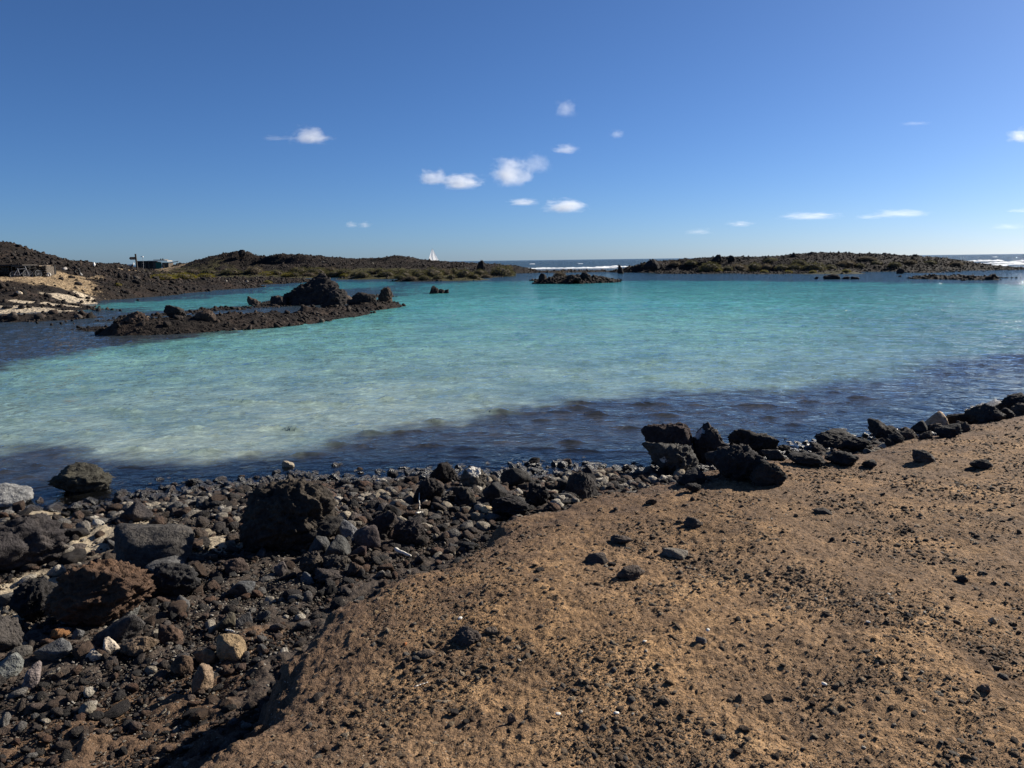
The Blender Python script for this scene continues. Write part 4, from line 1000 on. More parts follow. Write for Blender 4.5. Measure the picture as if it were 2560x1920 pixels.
for (a, b_, c, d, lab) in [(1543, 1560, 660, 684, "black upright rock at the left tip of the right island"), (1608, 1650, 645, 664, "broad black outcrop near the right island's left end"), (1778, 1806, 633, 650, "black crag on the right island above the large green bush"),
                           (1818, 1838, 635, 650, "small black crag right of the crag over the green bush"), (1908, 1922, 637, 650, "lone black knob in the dip of the right island"), (1976, 1992, 628, 644, "black knob where the right island's ridge rises"),
                           (2014, 2040, 626, 642, "black knob on the left of the island's summit"), (2090, 2108, 624, 642, "black block on the island's summit"), (2196, 2230, 628, 644, "black knob at the right end of the island's summit"),
                           (2278, 2304, 632, 648, "black rock on the right island's falling ridge"), (2352, 2378, 640, 654, "black rock near the right island's right end"), (2240, 2262, 672, 686, "black boulder on the right island's gravel shore")]:
    R_("rock", (a, b_, c, d), 'lava', (.020, .018, .018), lab, 4, where=(lambda u, v: (at_y(u, v + 3, 141), 141 / ray(u, v)[1])) if d < 670 else hR, cone=.45, sink=.4)
for (a, b_, c, d, lab) in [(1188, 1214, 645, 672, "black twisted crag standing up against the sea horizon"), (594, 616, 620, 632, "black rock on the highest hill's summit"), (1034, 1044, 648, 656, "small black rock at the foot of the cone hill")]:
    R_("rock", (a, b_, c, d), 'lava', (.020, .018, .017), lab, 4, where=lambda u, v: (at_y(u, v + 4, 168 if u < 1100 else 150), (168 if u < 1100 else 150) / ray(u, v)[1]), cone=.5, sink=.4)
for (a, b_, c, d, lab) in [(46, 62, 761, 771, "dark stone on the pale sand spit, right of the dark pair"), (5, 32, 763, 773, "pair of dark stones on the pale sand spit"), (62, 80, 763, 771, "flat dark stones on the pale sand spit"), (185, 206, 705, 716, "black rock on the edge of the tan terrace"),
                           (240, 252, 769, 778, "grey upright stone at the tip of the sand spit"), (380, 400, 690, 700, "black rock before the yellow bushes")]:
    R_("rock", (a, b_, c, d), 'lava', (.026, .023, .022), lab, 4, where=hL, sink=.4)
R_("rock", (42, 56, 728, 735), 'slab', (.62, .52, .38), "cream stone in the dark embankment below the terrace", 3, where=hL, sink=.4)
R_("rock", (156, 168, 668, 676), 'round', (.30, .28, .26), "pale grey boulder on the rubble hillside", 3, where=hL, sink=.4)
R_("rock", (197, 206, 682, 688), 'round', (.32, .31, .29), "pale grey boulder at the hillside's foot beside the old tyre", 3, where=hL, sink=.4)
hreef = hit_land("reef", 78, 118)
R_("rock", (2058, 2100, 686, 698), 'lava', (.022, .02, .02), "largest dark rock of the low reef in the lagoon", 4, where=wz0, sink=.4)
for i, (a, b_) in enumerate([(2104, 2124), (2126, 2148), (2036, 2046)]):
    R_("rock", (a, b_, 691, 698), 'lava', (.022, .02, .02), ("low dark rock right of the reef's largest rock", "low dark rock at the right end of the little reef", "speck of dark rock left of the little reef")[i], 3, where=wz0, sink=.4)
for i, (u, v) in enumerate([(70, 802), (92, 806), (128, 811), (152, 808), (165, 803), (180, 800), (300, 775), (344, 750)]):
    R_("rock", (u - 3, u + 4, v - 3, v + 2), 'lava', (.022, .02, .02), ("leftmost second third fourth fifth sixth seventh rightmost".split()[i] + (" from left" if 0 < i < 7 else "") + " speck of dark rock in the blue shallows by the sand spit"), 3, where=wz0, cat="rock", group="rocks in the blue shallows", sink=.4)

# ------------------------------------------------------------------ cushion shrubs on the far shores
def leaf_mat(name, stops):
    m, nt, b = new_mat(name); tc = nd(nt, "ShaderNodeTexCoord").outputs["Object"]
    f = noise(nt, tc, 2.2, 3, .6); g = noise(nt, tc, 14, 2)
    c = mixc(nt, 1.0, ramp(nt, f, stops), ramp(nt, g, [(.3, gray(.6)), (.7, gray(1.4))]), 'MULTIPLY')
    nt.links.new(c, b.inputs["Base Color"]); b.inputs["Roughness"].default_value = .85; b.inputs["Specular IOR Level"].default_value = .15
    tl = nd(nt, "ShaderNodeBsdfTranslucent"); nt.links.new(c, tl.inputs[0]); mx = nd(nt, "ShaderNodeMixShader"); mx.inputs[0].default_value = .42
    nt.links.new(b.outputs[0], mx.inputs[1]); nt.links.new(tl.outputs[0], mx.inputs[2]); nt.links.new(mx.outputs[0], nt.nodes["Material Output"].inputs[0])
    return m
M_OLIVE = leaf_mat("olive_foliage", [(.3, (.055, .054, .022)), (.55, (.105, .098, .040)), (.75, (.17, .15, .070))])
M_DRY = leaf_mat("dry_foliage", [(.3, (.075, .062, .038)), (.55, (.135, .108, .066)), (.75, (.20, .165, .105))])
M_LIME = leaf_mat("yellow_foliage", [(.3, (.095, .092, .014)), (.55, (.20, .17, .022)), (.75, (.30, .25, .04))])
M_TWIG = plain("shrub_stem", (.07, .055, .04), .9, .3, 12)
def shrub_meshes(seed):
    r = np.random.default_rng(seed); n = 1500
    D = r.normal(size=(n, 3)); D[:, 2] = np.abs(D[:, 2]) * .8; D /= np.linalg.norm(D, axis=1)[:, None]
    lump = 1 + .20 * fbm(D * 2.2 + seed, 2) + .10 * perlin(D * 6 + seed)
    rad = lump * r.uniform(.72, 1.03, n)
    C = D * rad[:, None] * (.5, .5, .92)
    T = np.cross(D, r.normal(size=(n, 3))); T /= np.linalg.norm(T, axis=1)[:, None]
    U = D + .6 * r.normal(size=(n, 3)); U /= np.linalg.norm(U, axis=1)[:, None]
    s = r.uniform(.018, .05, n)[:, None]
    V = np.stack([C - T * s * .55, C + T * s * .55, C + T * s * .3 + U * s * 1.5, C - T * s * .3 + U * s * 1.5], 1).reshape(-1, 3)
    leaves = mesh_from("foliage", V, np.arange(4 * n).reshape(n, 4), False)
    mb = MB()
    for k in range(9):
        d = Vector((r.normal(), r.normal(), abs(r.normal()) + .5)).normalized()
        mb.tube((0, 0, -.05), (d.x * .42, d.y * .42, d.z * .75), .022, .006, 5)
    # dense twiggy heart of the cushion
    Dc, Fc = ico(3); k = 1 + .16 * fbm(Dc * 2.2 + seed, 2)
    core = Dc * k[:, None] * (.40, .40, .70); core[:, 2] = np.maximum(core[:, 2], -.05)
    b0 = len(mb.V); mb.V += [tuple(v) for v in core]; mb.F += [tuple(int(i) + b0 for i in f) for f in Fc]
    me = bpy.data.meshes.new("stems"); me.from_pydata(mb.V, [], mb.F); me.update()
    return leaves, me
SHR = [shrub_meshes(50 + k) for k in range(5)]
SHM = {}
def shrub(where, u, v, w, h, mat, label, group=None):
    p, t = where(u, v); W = w * t / F; Hh = h * t / F
    k = random.randrange(len(SHR)); key = (k, mat.name)
    if key not in SHM:
        a = SHR[k][0].copy(); a.materials.clear(); a.materials.append(mat)
        b_ = SHR[k][1].copy(); b_.materials.clear(); b_.materials.append(M_TWIG); SHM[key] = (a, b_)
    if group: SEQ.setdefault(group, []).append(u); label = label + "#" + str(u)
    o = thing("shrub", label, "shrub", (p[0], p[1] + W * .25, p[2] - .08 * Hh), random.uniform(0, 6.28), group); o.scale = (W * 1.12, W * 1.0, Hh * 1.28)
    for nm, me in (("foliage", SHM[key][0]), ("stems", SHM[key][1])):
        c = bpy.data.objects.new(nm, me); COL.objects.link(c); c.parent = o
SEQ = {}
gM, gR = "shrubs along the hill shore", "shrubs on the right island"
lM = "olive cushion shrub from the left along the shore below the hills"
for (u, v, w, h) in [(440, 685, 40, 9), (480, 682, 36, 9), (520, 685, 44, 12), (575, 686, 50, 13), (625, 685, 38, 11), (690, 687, 36, 11), (770, 690, 34, 8), (800, 681, 44, 10), (825, 678, 34, 10),
                     (832, 690, 46, 12), (890, 690, 30, 11), (905, 692, 36, 12), (950, 682, 30, 10), (965, 690, 44, 12), (985, 685, 50, 12), (1010, 692, 40, 12), (1014, 684, 36, 10), (1045, 685, 36, 10),
                     (1050, 692, 36, 12), (1000, 696, 30, 9), (1028, 699, 28, 8), (1062, 698, 30, 9), (1110, 685, 40, 12), (1135, 684, 34, 11), (1200, 686, 40, 11), (1215, 695, 28, 9), (735, 690, 30, 9), (860, 684, 34, 10), (925, 686, 34, 10), (1095, 697, 26, 8), (1130, 696, 28, 9), (1185, 694, 30, 9)]:
    shrub(hM, u, v, w, h, random.choice((M_OLIVE, M_OLIVE, M_OLIVE, M_DRY)), lM, gM)
shrub(hM, 634, 684, 46, 17, M_DRY, "grey-brown dome shrub below the dip between the two hills")
shrub(hM, 747, 685, 60, 15, M_OLIVE, "wide olive shrub, left of the wide pair under the hill's middle")
shrub(hM, 787, 686, 60, 16, M_OLIVE, "wide olive shrub, right of the wide pair under the hill's middle")
shrub(hM, 720, 691, 34, 8, M_LIME, "bright yellow-green low shrub on the hill shore's waterline")
shrub(hM, 860, 692, 22, 7, M_LIME, "small bright green shrub on the waterline right of the tall crag")
shrub(hM, 665, 689, 44, 9, M_LIME, "yellowish spreading shrub on the shore left of the tall crag")
shrub(hM, 1082, 691, 62, 20, M_OLIVE, "biggest dark olive dome shrub on the shore below the sailing boat's right side")
shrub(hM, 1160, 692, 46, 16, M_OLIVE, "olive dome shrub between the biggest dome and the twisted crag")
shrub(hM, 1256, 690, 66, 24, M_OLIVE, "large olive dome shrub near the hill shore's right tip")
shrub(hM, 1268, 674, 30, 9, M_DRY, "small brownish shrub on the low spit behind the large dome")
for (u, v, w, h) in [(400, 697, 60, 11), (455, 696, 60, 12), (510, 694, 44, 10)]:
    shrub(hL, u, v, w, h, M_LIME, "yellow-green bush from the left in the row before the tidal pond", "yellow bushes by the tidal pond")
shrub(hL, 668, 708, 20, 6, M_LIME, "small yellow tuft on the dark tongue of rock")
shrub(hL, 294, 714, 16, 6, M_LIME, "small yellow tuft on the dark slope under the signpost")
lR = "olive cushion shrub from the left on the right island's slope"
for (u, v, w, h) in [(1618, 667, 24, 9), (1822, 676, 24, 10), (1850, 675, 46, 15), (1888, 674, 40, 16), (1920, 673, 30, 13), (1960, 674, 40, 12), (1992, 674, 40, 13), (2078, 672, 28, 10), (2110, 668, 32, 12), (2122, 662, 40, 10),
                     (2152, 669, 24, 10), (2196, 661, 28, 8), (2240, 666, 28, 10), (2280, 658, 30, 8), (2330, 660, 30, 8), (1690, 664, 30, 10), (1730, 662, 30, 10), (2172, 650, 40, 8), (2000, 659, 34, 9), (1930, 655, 40, 9), (2395, 662, 30, 8)]:
    shrub(hR, u, v, w, h, random.choice((M_OLIVE, M_OLIVE, M_DRY)), lR, gR)
shrub(hR, 1780, 676, 58, 19, M_OLIVE, "large rounded green bush on the right island's left half")
shrub(hR, 2040, 675, 56, 17, M_OLIVE, "large dark bush on the middle of the right island")
for (u, v, w) in [(1755, 680, 12), (1800, 679, 16), (1882, 680, 20), (1912, 681, 20), (1972, 682, 22), (2034, 682, 18), (2118, 680, 20)]:
    shrub(hR, u, v, w, 6, M_LIME, "yellow-green tuft from the left at the right island's waterline", "yellow tufts on the right island")
shrub(hit_land("small_islet", 84, 110), 1400, 694, 36, 17, M_DRY, "brownish dome bush on the small islet in the lagoon")

NUM = ["first", "second", "third"] + ORD[3:20] + ["twenty-" + q for q in ["first", "second", "third"] + ORD[3:9]] + ["thirtieth", "thirty-first", "thirty-second", "thirty-third", "thirty-fourth"]
for o in list(COL.objects):
    if o.name.startswith("shrub") and "#" in o.get("label", ""):
        base, u = o["label"].split("#"); srt = sorted(SEQ[o["group"]]); i = srt.index(int(u)); o["label"] = NUM[i] + " " + base

# ------------------------------------------------------------------ hut, signpost, shelter and bicycles
M_DWOOD = plain("dark_timber", (.035, .030, .026), .9, .4, 8)
M_WOOD = plain("weathered_timber", (.17, .13, .09), .9, .35, 8)
M_CREAM = plain("faded_canvas", (.50, .42, .34), .95, .2, 4, .05)
M_WHITE = plain("white_paint", (.75, .74, .70), .6, .08, 4)
M_SAIL, nt, b = new_mat("sailcloth")
b.inputs["Base Color"].default_value = (.85, .85, .83, 1); b.inputs["Roughness"].default_value = .8
tl = nd(nt, "ShaderNodeBsdfTranslucent"); tl.inputs[0].default_value = (.95, .95, .93, 1); mx = nd(nt, "ShaderNodeMixShader"); mx.inputs[0].default_value = .5
nt.links.new(b.outputs[0], mx.inputs[1]); nt.links.new(tl.outputs[0], mx.inputs[2]); nt.links.new(mx.outputs[0], nt.nodes["Material Output"].inputs[0])
M_GREEN = plain("green_sheet", (.015, .10, .065), .6, .25, 5)
M_STONE = plain("dry_stone", (.085, .070, .055), .95, .5, 9)
M_BLACK = plain("opening_shade", (.012, .012, .012), .9, .2, 5)  # near-black colour paints the shade inside the shelter's openings
M_METAL = plain("grey_metal", (.30, .30, .30), .4, .1, 10, .5)
M_TYRE = plain("rubber", (.02, .02, .02), .8, .1, 10)

hy = 206.0
def hp(u, v): return at_y(u, v, hy)
b0 = hp(398, 679); pxm = hy / F
hut = thing("hut", "low dark timber hut with a green sheet and pale flat roof by the tidal pond", "hut", (b0[0], b0[1], b0[2] - .1))
def hb(u0, u1, v0, v1, y0, y1): # box in hut space from pixel extents
    x0, x1 = (u0 - 398) * pxm, (u1 - 398) * pxm; z0, z1 = (679 - v1) * pxm, (679 - v0) * pxm
    return ((x0 + x1) / 2, (y0 + y1) / 2, (z0 + z1) / 2), (x1 - x0, y1 - y0, z1 - z0)
MB().box(*hb(345, 383, 654, 680, 0, 3.0)).build("wall", M_DWOOD, hut)
for k in range(12): MB().box(*hb(345.4 + k * 3.1, 348 + k * 3.1, 655 + random.random() * 2, 680, -.06, 0)).build("plank", M_DWOOD, hut)
MB().box(*hb(383, 391, 654, 680, .05, 3.0)).build("wall", M_STONE, hut)
MB().box(*hb(406, 422, 656, 680, .1, 3.0)).build("wall", M_STONE, hut)
d_ = MB().box(*hb(391, 405, 655, 679, .0, .12)).build("green_door", M_GREEN, hut)
MB().box(*hb(404.6, 408, 667, 674, -.12, -.02)).build("white_panel", M_WHITE, hut)
MB().box(*hb(344, 383, 651.5, 654, -.3, 3.2)).build("roof", M_DWOOD, hut)
MB().box(*hb(374, 422, 651.2, 652.8, -.5, 2.6), ry=.012).build("roof_canopy", M_CREAM, hut)
MB().box(*hb(384, 412, 648.8, 650.3, .4, 2.6)).build("roof_board", M_WOOD, hut)
for (u, v) in ((399, 645.5), (404, 645)): MB().tube(((u - 398) * pxm, 1.2, (679 - 650) * pxm), ((u + 1 - 398) * pxm, 1.2, (679 - v) * pxm), .22, .05, 6).build("roof_stone", M_DWOOD, hut)
for u in (357, 366, 375): MB().tube(((u - 398) * pxm, -.25, -.05), ((u - 398) * pxm, -.25, (679 - 653) * pxm), .07).build("post", M_WOOD, hut)
lp = at_y(360, 681, 200)
lamp = thing("lamp_post", "thin lamp post with a small white head rising over the hut", "lamp", (lp[0], lp[1], lp[2] - .2))
MB().tube((0, 0, 0), (0, 0, 4.15), .045).build("pole", M_METAL, lamp)
MB().box((-.15, 0, 4.15), (.55, .3, .22)).build("lamp_head", M_WHITE, lamp)
def rail(u0, v0, u1, v1, y, th, mat, label, name, endpost=None, cat="plank"):
    a, c = at_y(u0, v0, y), at_y(u1, v1, y); o = thing(name, label, cat, tuple(a))
    dv = Vector(c) - Vector(a)
    MB().box(dv / 2, (dv.length, .12, th), ry=-math.atan2(dv.z, dv.x)).build("board", mat, o)
    for k in (.12, .55, .92):
        q = dv * k; MB().tube((q.x, .05, q.z), (q.x, .05, q.z - .9), .05).build("leg", M_WOOD, o)
    if endpost: MB().box((dv.x, 0, dv.z + endpost / 2), (.13, .14, endpost)).build("end_post", mat, o)
rail(272, 667.5, 334, 661.5, 126, .16, M_WHITE, "long white sloping pole left of the signpost", "ramp_pole", .30, "pole")
rail(404, 661, 446, 653, 203, .16, M_WOOD, "pale wooden plank sloping up from the hut's right side", "plank")

sp = hL(344, 681)[0]; sp = at_y(344, 681, 108)
sign = thing("signpost", "dark wooden signpost with one blank arrow board pointing away from the hut", "signpost", (sp[0], sp[1], sp[2] - .25))
MB().box((-.03, 0, 1.35), (.17, .17, 2.85), ry=-.035).build("post", M_DWOOD, sign)
mb = MB()
x0, x1, z0, z1 = -.95, -.12, 1.98, 2.36
mb.add([(x1, -.13, z0), (x1, -.13, z1), (x0 + .16, -.13, z1), (x0, -.13, (z0 + z1) / 2), (x0 + .16, -.13, z0), (x1, -.09, z0), (x1, -.09, z1), (x0 + .16, -.09, z1), (x0, -.09, (z0 + z1) / 2), (x0 + .16, -.09, z0)],
       [(0, 1, 2, 3, 4), (9, 8, 7, 6, 5), (0, 5, 6, 1), (1, 6, 7, 2), (2, 7, 8, 3), (3, 8, 9, 4), (4, 9, 5, 0)])
mb.build("sign_board", M_WOOD, sign)

shy = 66.0; s0 = at_y(40, 696.5, shy); spx = shy / F
shel = thing("stone_shelter", "low dry-stone shelter with a dark flat roof built into the hillside", "shelter", (s0[0], s0[1], s0[2] - .05))
def sb_(u0, u1, v0, v1, y0, y1):
    x0, x1 = (u0 - 40) * spx, (u1 - 40) * spx; z0, z1 = (696.5 - v1) * spx, (696.5 - v0) * spx
    return ((x0 + x1) / 2, (y0 + y1) / 2, (z0 + z1) / 2), (x1 - x0, y1 - y0, z1 - z0)
STN = []
for k in range(6):
    V, Fc = rock_verts(1200 + k, 2, 'block', (1, .8, .8)); mm = mesh_from("wall_stone", V, Fc); mm.materials.append(M_STONE); STN.append(mm)
for (u0, u1) in ((-60, 20), (38, 49), (74, 112)):
    MB().box(*sb_(u0 + 1, u1 - 1, 666, 697, .32, 1.6)).build("wall_core", M_STONE, shel)
    z = 0.0
    while z < 1.02:
        u = u0
        while u < u1 - 1:
            w = random.uniform(4.5, 9.5); o = bpy.data.objects.new("wall_stone", random.choice(STN)); COL.objects.link(o); o.parent = shel
            ww = w * spx; o.location = ((u + w / 2 - 40) * spx, .22 + random.uniform(-.05, .05), z); o.scale = (ww * 1.05, .34, random.uniform(.20, .28)); o.rotation_euler = (0, random.gauss(0, .08), 0); u += w
        z += .19
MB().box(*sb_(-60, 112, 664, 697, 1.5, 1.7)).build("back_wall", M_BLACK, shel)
MB().box(*sb_(-62, 62, 660.5, 664, -.15, 1.9)).build("roof", M_DWOOD, shel)
MB().box(*sb_(36, 104, 663.6, 665.6, -.18, 1.8)).build("roof_beam", M_WOOD, shel)
MB().box(*sb_(22, 37, 686, 688, .0, .35)).build("bench", M_WOOD, shel)
for u in (30, 60, 72): MB().tube(((u - 40) * spx, .12, 0), ((u - 40) * spx, .12, 1.05), .04).build("post", M_WOOD, shel)

def bicycle(u, v, y, yaw, label, dark):
    p = at_y(u, v, y); o = thing("bicycle", label, "bicycle", (p[0], p[1], p[2]), yaw, "bicycles at the stone shelter")
    fm = M_METAL if not dark else M_DWOOD
    for x in (-.52, .52):
        w = MB().torus((x, 0, .34), .315, .026).build("wheel", M_TYRE, o)
        s = MB().torus((x, 0, .34), .285, .012)
        for k in range(8):
            t = math.pi * k / 8; s.tube((x - .28 * math.cos(t), 0, .34 - .28 * math.sin(t)), (x + .28 * math.cos(t), 0, .34 + .28 * math.sin(t)), .004, n=4)
        s.build("rim", M_METAL, w)
    f = MB()
    for a, b_ in [((-.52, 0, .34), (-.12, 0, .30)), ((-.52, 0, .34), (-.2, 0, .80)), ((-.12, 0, .30), (-.24, 0, .88)), ((-.12, 0, .30), (.34, 0, .78)), ((-.2, 0, .78), (.33, 0, .84)), ((.52, 0, .34), (.32, 0, .98))]:
        f.tube(a, b_, .022)
    f.build("frame", fm, o)
    MB().tube((.30, -.28, 1.0), (.30, .28, 1.0), .016).tube((.32, 0, .96), (.30, 0, 1.0), .02).build("handlebar", fm, o)
    MB().box((-.26, 0, .91), (.26, .14, .06)).build("saddle", M_TYRE, o)
bicycle(55, 697, 64.5, math.radians(38), "bicycle with large wheels leaning before the stone shelter's dark opening", False)
bicycle(82, 695, 65.2, math.radians(66), "darker bicycle parked on the right at the end of the stone shelter", True)
p = at_y(123, 691.5, 65); o = tag(MB().torus((0, 0, .17), .13, .055, axis=(.2, 1, .1)).build("float_ring", M_BONE, None, True), "cream-coloured ring lying against the shelter's end wall", "ring"); o.location = (p[0], p[1], p[2] - .02)
p = hL(193, 686)[0]; o = tag(MB().torus((0, 0, .26), .26, .08, axis=(.3, 1, .2)).build("old_tyre", M_TYRE, None, True), "black old tyre at the foot of the rubble hillside", "tyre"); o.location = p
p = hL(236, 668)[0]; V, Fc = rock_verts(1300, 3, 'block', (.22, .2, .5)); o = tag(link("marker_stone", mesh_from("marker_stone", V, Fc), M_WHITE, loc=p), "small white upright marker stone on the dark slope", "stone")

# ------------------------------------------------------------------ sailing boat on the horizon
by = 1150.0; p = at_y(1082, 655, by); k = by / F
boat = thing("sailing_boat", "white sailing boat with two raised sails on the horizon", "sailboat", (p[0], p[1], 0.0), 0); boat.scale = (1.2, 1.2, 1.2)
hz = p[2]
Vh = []; n = 9
for i in range(n):
    t = i / (n - 1); w = 2.1 * math.sin(math.pi * min(1, .12 + t * .88)) ** .6 * (1 if t < .98 else .2); x = -7 + 15 * t
    Vh += [(x, -w, 1.7 + .5 * t), (x * .93, -w * .55, -.1), (x * .9, 0, -.5), (x * .93, w * .55, -.1), (x, w, 1.7 + .5 * t)]
Fh = [(i * 5 + j, (i + 1) * 5 + j, (i + 1) * 5 + j + 1, i * 5 + j + 1) for i in range(n - 1) for j in range(4)] + [(i * 5 + 4, (i + 1) * 5 + 4, (i + 1) * 5, i * 5) for i in range(n - 1)]
me = bpy.data.meshes.new("hull"); me.from_pydata(Vh, [], Fh); link("hull", me, M_WHITE, boat)
MB().box((-1, 0, 2.4), (5, 2.2, .9)).build("cabin", M_WHITE, boat)
MB().tube((0.2, 0, 1.5), (-.3, 0, 18.8), .12, .07).build("mast", M_METAL, boat)
MB().tube((0, 0, 3.0), (-5.4, -1.0, 2.9), .10).build("boom", M_METAL, boat)
def sail(name, a, b_, c, belly, nrm):
    Vv = []; Ff = []; m_ = 10; a, b_, c = Vector(a), Vector(b_), Vector(c); nr = Vector(nrm); idx = {}
    for i in range(m_ + 1):
        for j in range(m_ + 1 - i):
            s_, t_ = i / m_, j / m_; q = a + (b_ - a) * s_ + (c - a) * t_ + nr * belly * 4 * (s_ + t_) * (1 - s_ - t_ + .15) * .9 * (1 - abs(s_ - t_) * .5)
            idx[(i, j)] = len(Vv); Vv.append(tuple(q))
    for i in range(m_):
        for j in range(m_ - i):
            Ff.append((idx[(i, j)], idx[(i + 1, j)], idx[(i, j + 1)]))
            if j < m_ - i - 1: Ff.append((idx[(i + 1, j)], idx[(i + 1, j + 1)], idx[(i, j + 1)]))
    me = bpy.data.meshes.new(name); me.from_pydata(Vv, [], Ff); me.update()
    so = link(name, me, M_SAIL, boat)
    for q in me.polygons: q.use_smooth = True
sail("mainsail", (-.35, 0, 18.0), (0, 0, 3.2), (-5.2, -1.0, 3.1), .5, (0, -1, 0))
sail("foresail", (.1, 0, 17.6), (7.6, 0, 2.5), (.6, -1.2, 2.8), .7, (0, -1, 0))

# ------------------------------------------------------------------ breaking waves outside the islands
m_foam, nt, b = new_mat("foam")
P = nd(nt, "ShaderNodeNewGeometry").outputs["Position"]
nt.links.new(ramp(nt, noise(nt, P, 1.2, 4), [(.3, (.62, .66, .68)), (.6, (.84, .86, .86))]), b.inputs["Base Color"]); b.inputs["Roughness"].default_value = .9
nt.links.new(bump(nt, noise(nt, P, 2.5, 4), .7, .3), b.inputs["Normal"])
def breaker(u0, u1, v, y, hgt, label, seed):
    a, c = at_y(u0, v, y), at_y(u1, v, y); nx_, ny_ = max(40, int((c[0] - a[0]) / .5)), 14
    tx, ty = np.meshgrid(np.linspace(0, 1, nx_), np.linspace(0, 1, ny_)); X = (tx.ravel() - .5) * (c[0] - a[0]); Yv = (ty.ravel() - .5) * (4 + 5 * hgt)
    prof = np.exp(-((ty.ravel() - .35) / .22) ** 2)
    q = np.stack([X * .25, Yv * .4, 0 * X + seed], 1)
    hgt *= .62; Z = hgt * prof * (.75 + .5 * perlin(q) + .35 * fbm(q * 4, 2)) * np.sin(np.pi * tx.ravel()) ** .35 - .24 * hgt + .12 * hgt * perlin(q * 3 + 5)
    Yv = Yv + 2.5 * np.sin(X * .09 + seed) + perlin(q * .6)
    o = link("breaking_wave", mesh_from("breaking_wave", np.stack([X, Yv, Z], 1), grid_faces(ny_, nx_)), m_foam, loc=((a[0] + c[0]) / 2, y, 0)); tag(o, label, "wave")
breaker(1288, 1420, 668, 236, 1.0, "white breaking wave beyond the outer reef, left part", 3)
breaker(1400, 1545, 668, 232, 1.25, "long white breaking wave beyond the outer reef, right part", 8)
breaker(1500, 1600, 664, 262, 1.2, "white breaking wave behind the right island's left tip", 13)
breaker(2395, 2500, 660, 300, 1.5, "upper white breaker off the right island's right end", 18)
breaker(2440, 2540, 660, 225, 1.2, "middle white breaker off the right island's right end", 23)
breaker(2500, 2660, 664, 195, .8, "near white surf line at the right edge", 28)
breaker(2520, 2680, 652, 270, 1.2, "white breaker at the far right edge of the sea", 33)
breaker(2460, 2520, 668, 178, .7, "surf wash against the right island's right end", 38)
for i, (u, v, y) in enumerate([(1650, 655, 420), (1450, 656, 480), (2490, 641, 700), (1330, 657, 520)]):
    breaker(u - 7, u + 8, v, y, .7, "small whitecap out on the open sea, " + ("right of the outer reef's surf", "above the outer reef's surf", "at the far right edge", "nearest the sailing boat")[i], 50 + i)
for o in COL.objects:
    if o.get("label", "").startswith("small whitecap"): o["group"] = "whitecaps on the open sea"

# ------------------------------------------------------------------ fair-weather clouds far out over the sea
m_cl, nt, b = new_mat("cloud"); nt.nodes.remove(b)
tc = nd(nt, "ShaderNodeTexCoord").outputs["Object"]; oi = nd(nt, "ShaderNodeObjectInfo")
cx = nd(nt, "ShaderNodeCombineXYZ"); mul = math_n(nt, 'MULTIPLY', oi.outputs["Random"], 53.0)
for k in range(3): nt.links.new(mul, cx.inputs[k])
va = nd(nt, "ShaderNodeVectorMath", operation='ADD'); nt.links.new(tc, va.inputs[0]); nt.links.new(cx.outputs[0], va.inputs[1])
ln = nd(nt, "ShaderNodeVectorMath", operation='LENGTH'); nt.links.new(tc, ln.inputs[0])
fall = math_n(nt, 'SUBTRACT', 1.0, ln.outputs["Value"])
nz = noise(nt, va.outputs[0], 2.3, 6, .62, .3)
sx = nd(nt, "ShaderNodeSeparateXYZ"); nt.links.new(tc, sx.inputs[0])
base = ramp(nt, math_n(nt, 'MULTIPLY_ADD', sx.outputs[2], .5, .5), [(.22, gray(0)), (.38, gray(1))])
dn = math_n(nt, 'ADD', math_n(nt, 'MULTIPLY', fall, 1.35), math_n(nt, 'MULTIPLY_ADD', nz, 2.3, -1.62))
dn = math_n(nt, 'MULTIPLY', math_n(nt, 'MAXIMUM', dn, 0.0), base)
dn = math_n(nt, 'MULTIPLY', math_n(nt, 'MULTIPLY', dn, oi.outputs["Alpha"]), .015)
pv = nd(nt, "ShaderNodeVolumePrincipled"); pv.inputs["Color"].default_value = (.99, .992, .995, 1); pv.inputs["Anisotropy"].default_value = .25
nt.links.new(dn, pv.inputs["Density"]); nt.links.new(pv.outputs[0], nt.nodes["Material Output"].inputs["Volume"])
Dc, Fc = ico(3)
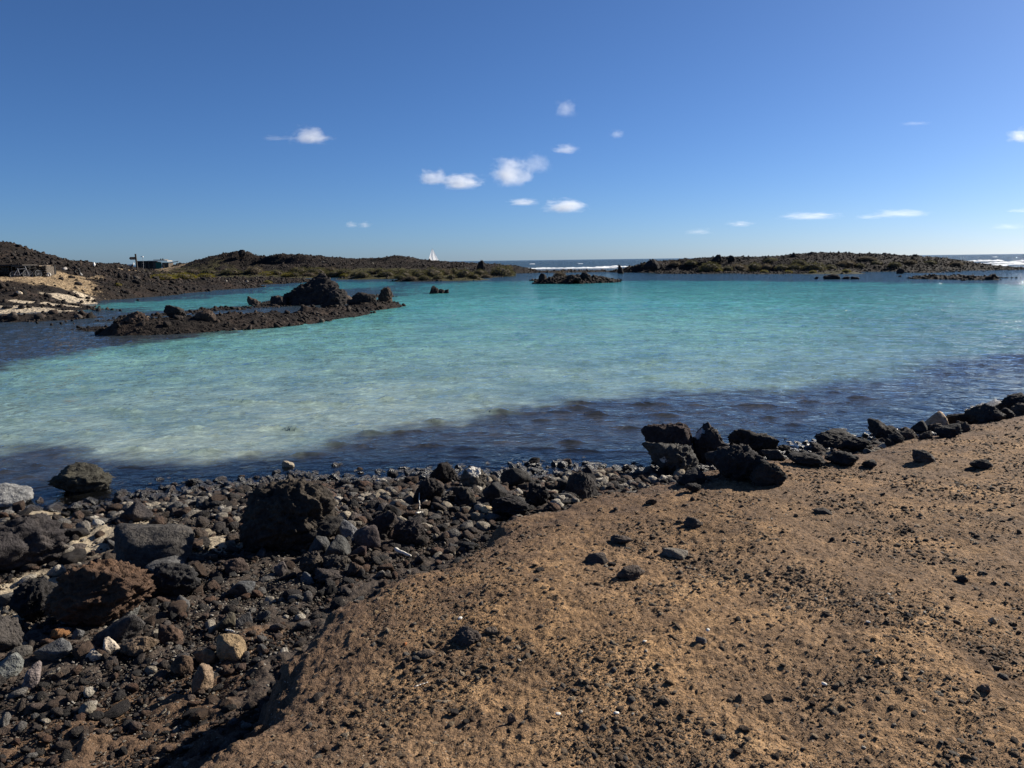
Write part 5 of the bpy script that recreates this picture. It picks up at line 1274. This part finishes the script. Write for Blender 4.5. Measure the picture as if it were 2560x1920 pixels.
def cloud(u, v, w, h, dens, label, y=7000.0):
    p = at_y(u, v, y); k = y / F
    if "m" not in cloud.__dict__: cloud.m = mesh_from("cloud", Dc, Fc); cloud.m.materials.append(m_cl)
    o = bpy.data.objects.new("cloud", cloud.m); COL.objects.link(o); o.location = p; o.scale = (w * .85 * k, w * .4 * k, h * .95 * k); o.color = (1, 1, 1, dens)
    tag(o, label, "cloud")
cloud(778, 342, 84, 36, .8, "lone white puff high over the left hills")
cloud(690, 346, 60, 12, .18, "faint thin streak left of the lone puff")
cloud(1415, 273, 48, 38, .38, "highest small ragged white cloud right of centre")
cloud(1543, 336, 30, 20, .5, "tiny white puff right of the two high clouds")
cloud(1415, 374, 58, 22, .6, "small flat cloud under the highest ragged cloud")
cloud(1082, 446, 60, 34, 1.0, "left half of the long white cloud in the middle of the sky")
cloud(1150, 456, 90, 36, 1.0, "right half of the long white cloud in the middle of the sky")
cloud(1280, 436, 84, 60, 1.1, "brightest white cumulus in the middle of the sky")
cloud(1342, 412, 66, 44, .3, "thin wisp trailing off the brightest cumulus")
cloud(1308, 506, 66, 17, .8, "small flat white cloud below the brightest cumulus")
cloud(1414, 517, 92, 30, 1.0, "white cloud with a flat base low right of the cumulus")
cloud(878, 562, 32, 15, .6, "left of two little twin puffs low over the hills")
cloud(912, 563, 32, 14, .6, "right of two little twin puffs low over the hills")
cloud(2024, 541, 120, 18, .32, "flat streak cloud low over the right island's left half")
cloud(2170, 543, 60, 12, .25, "small streak left under the long streak over the right island")
cloud(2250, 535, 124, 18, .3, "long streak cloud low over the right island's right half")
cloud(1850, 560, 60, 14, .4, "small streak low left of the right island's flat cloud")
cloud(1748, 580, 60, 14, .22, "faint lowest streak near the sea horizon")
cloud(2285, 309, 66, 8, .15, "thin high wisp on the right of the sky")
cloud(2556, 342, 66, 30, .8, "white cloud cut off by the right edge of the sky")
cloud(2550, 527, 60, 10, .22, "thin streak at the right edge low over the sea")
cloud(2520, 567, 76, 14, .14, "faint streak at the right edge just over the horizon")
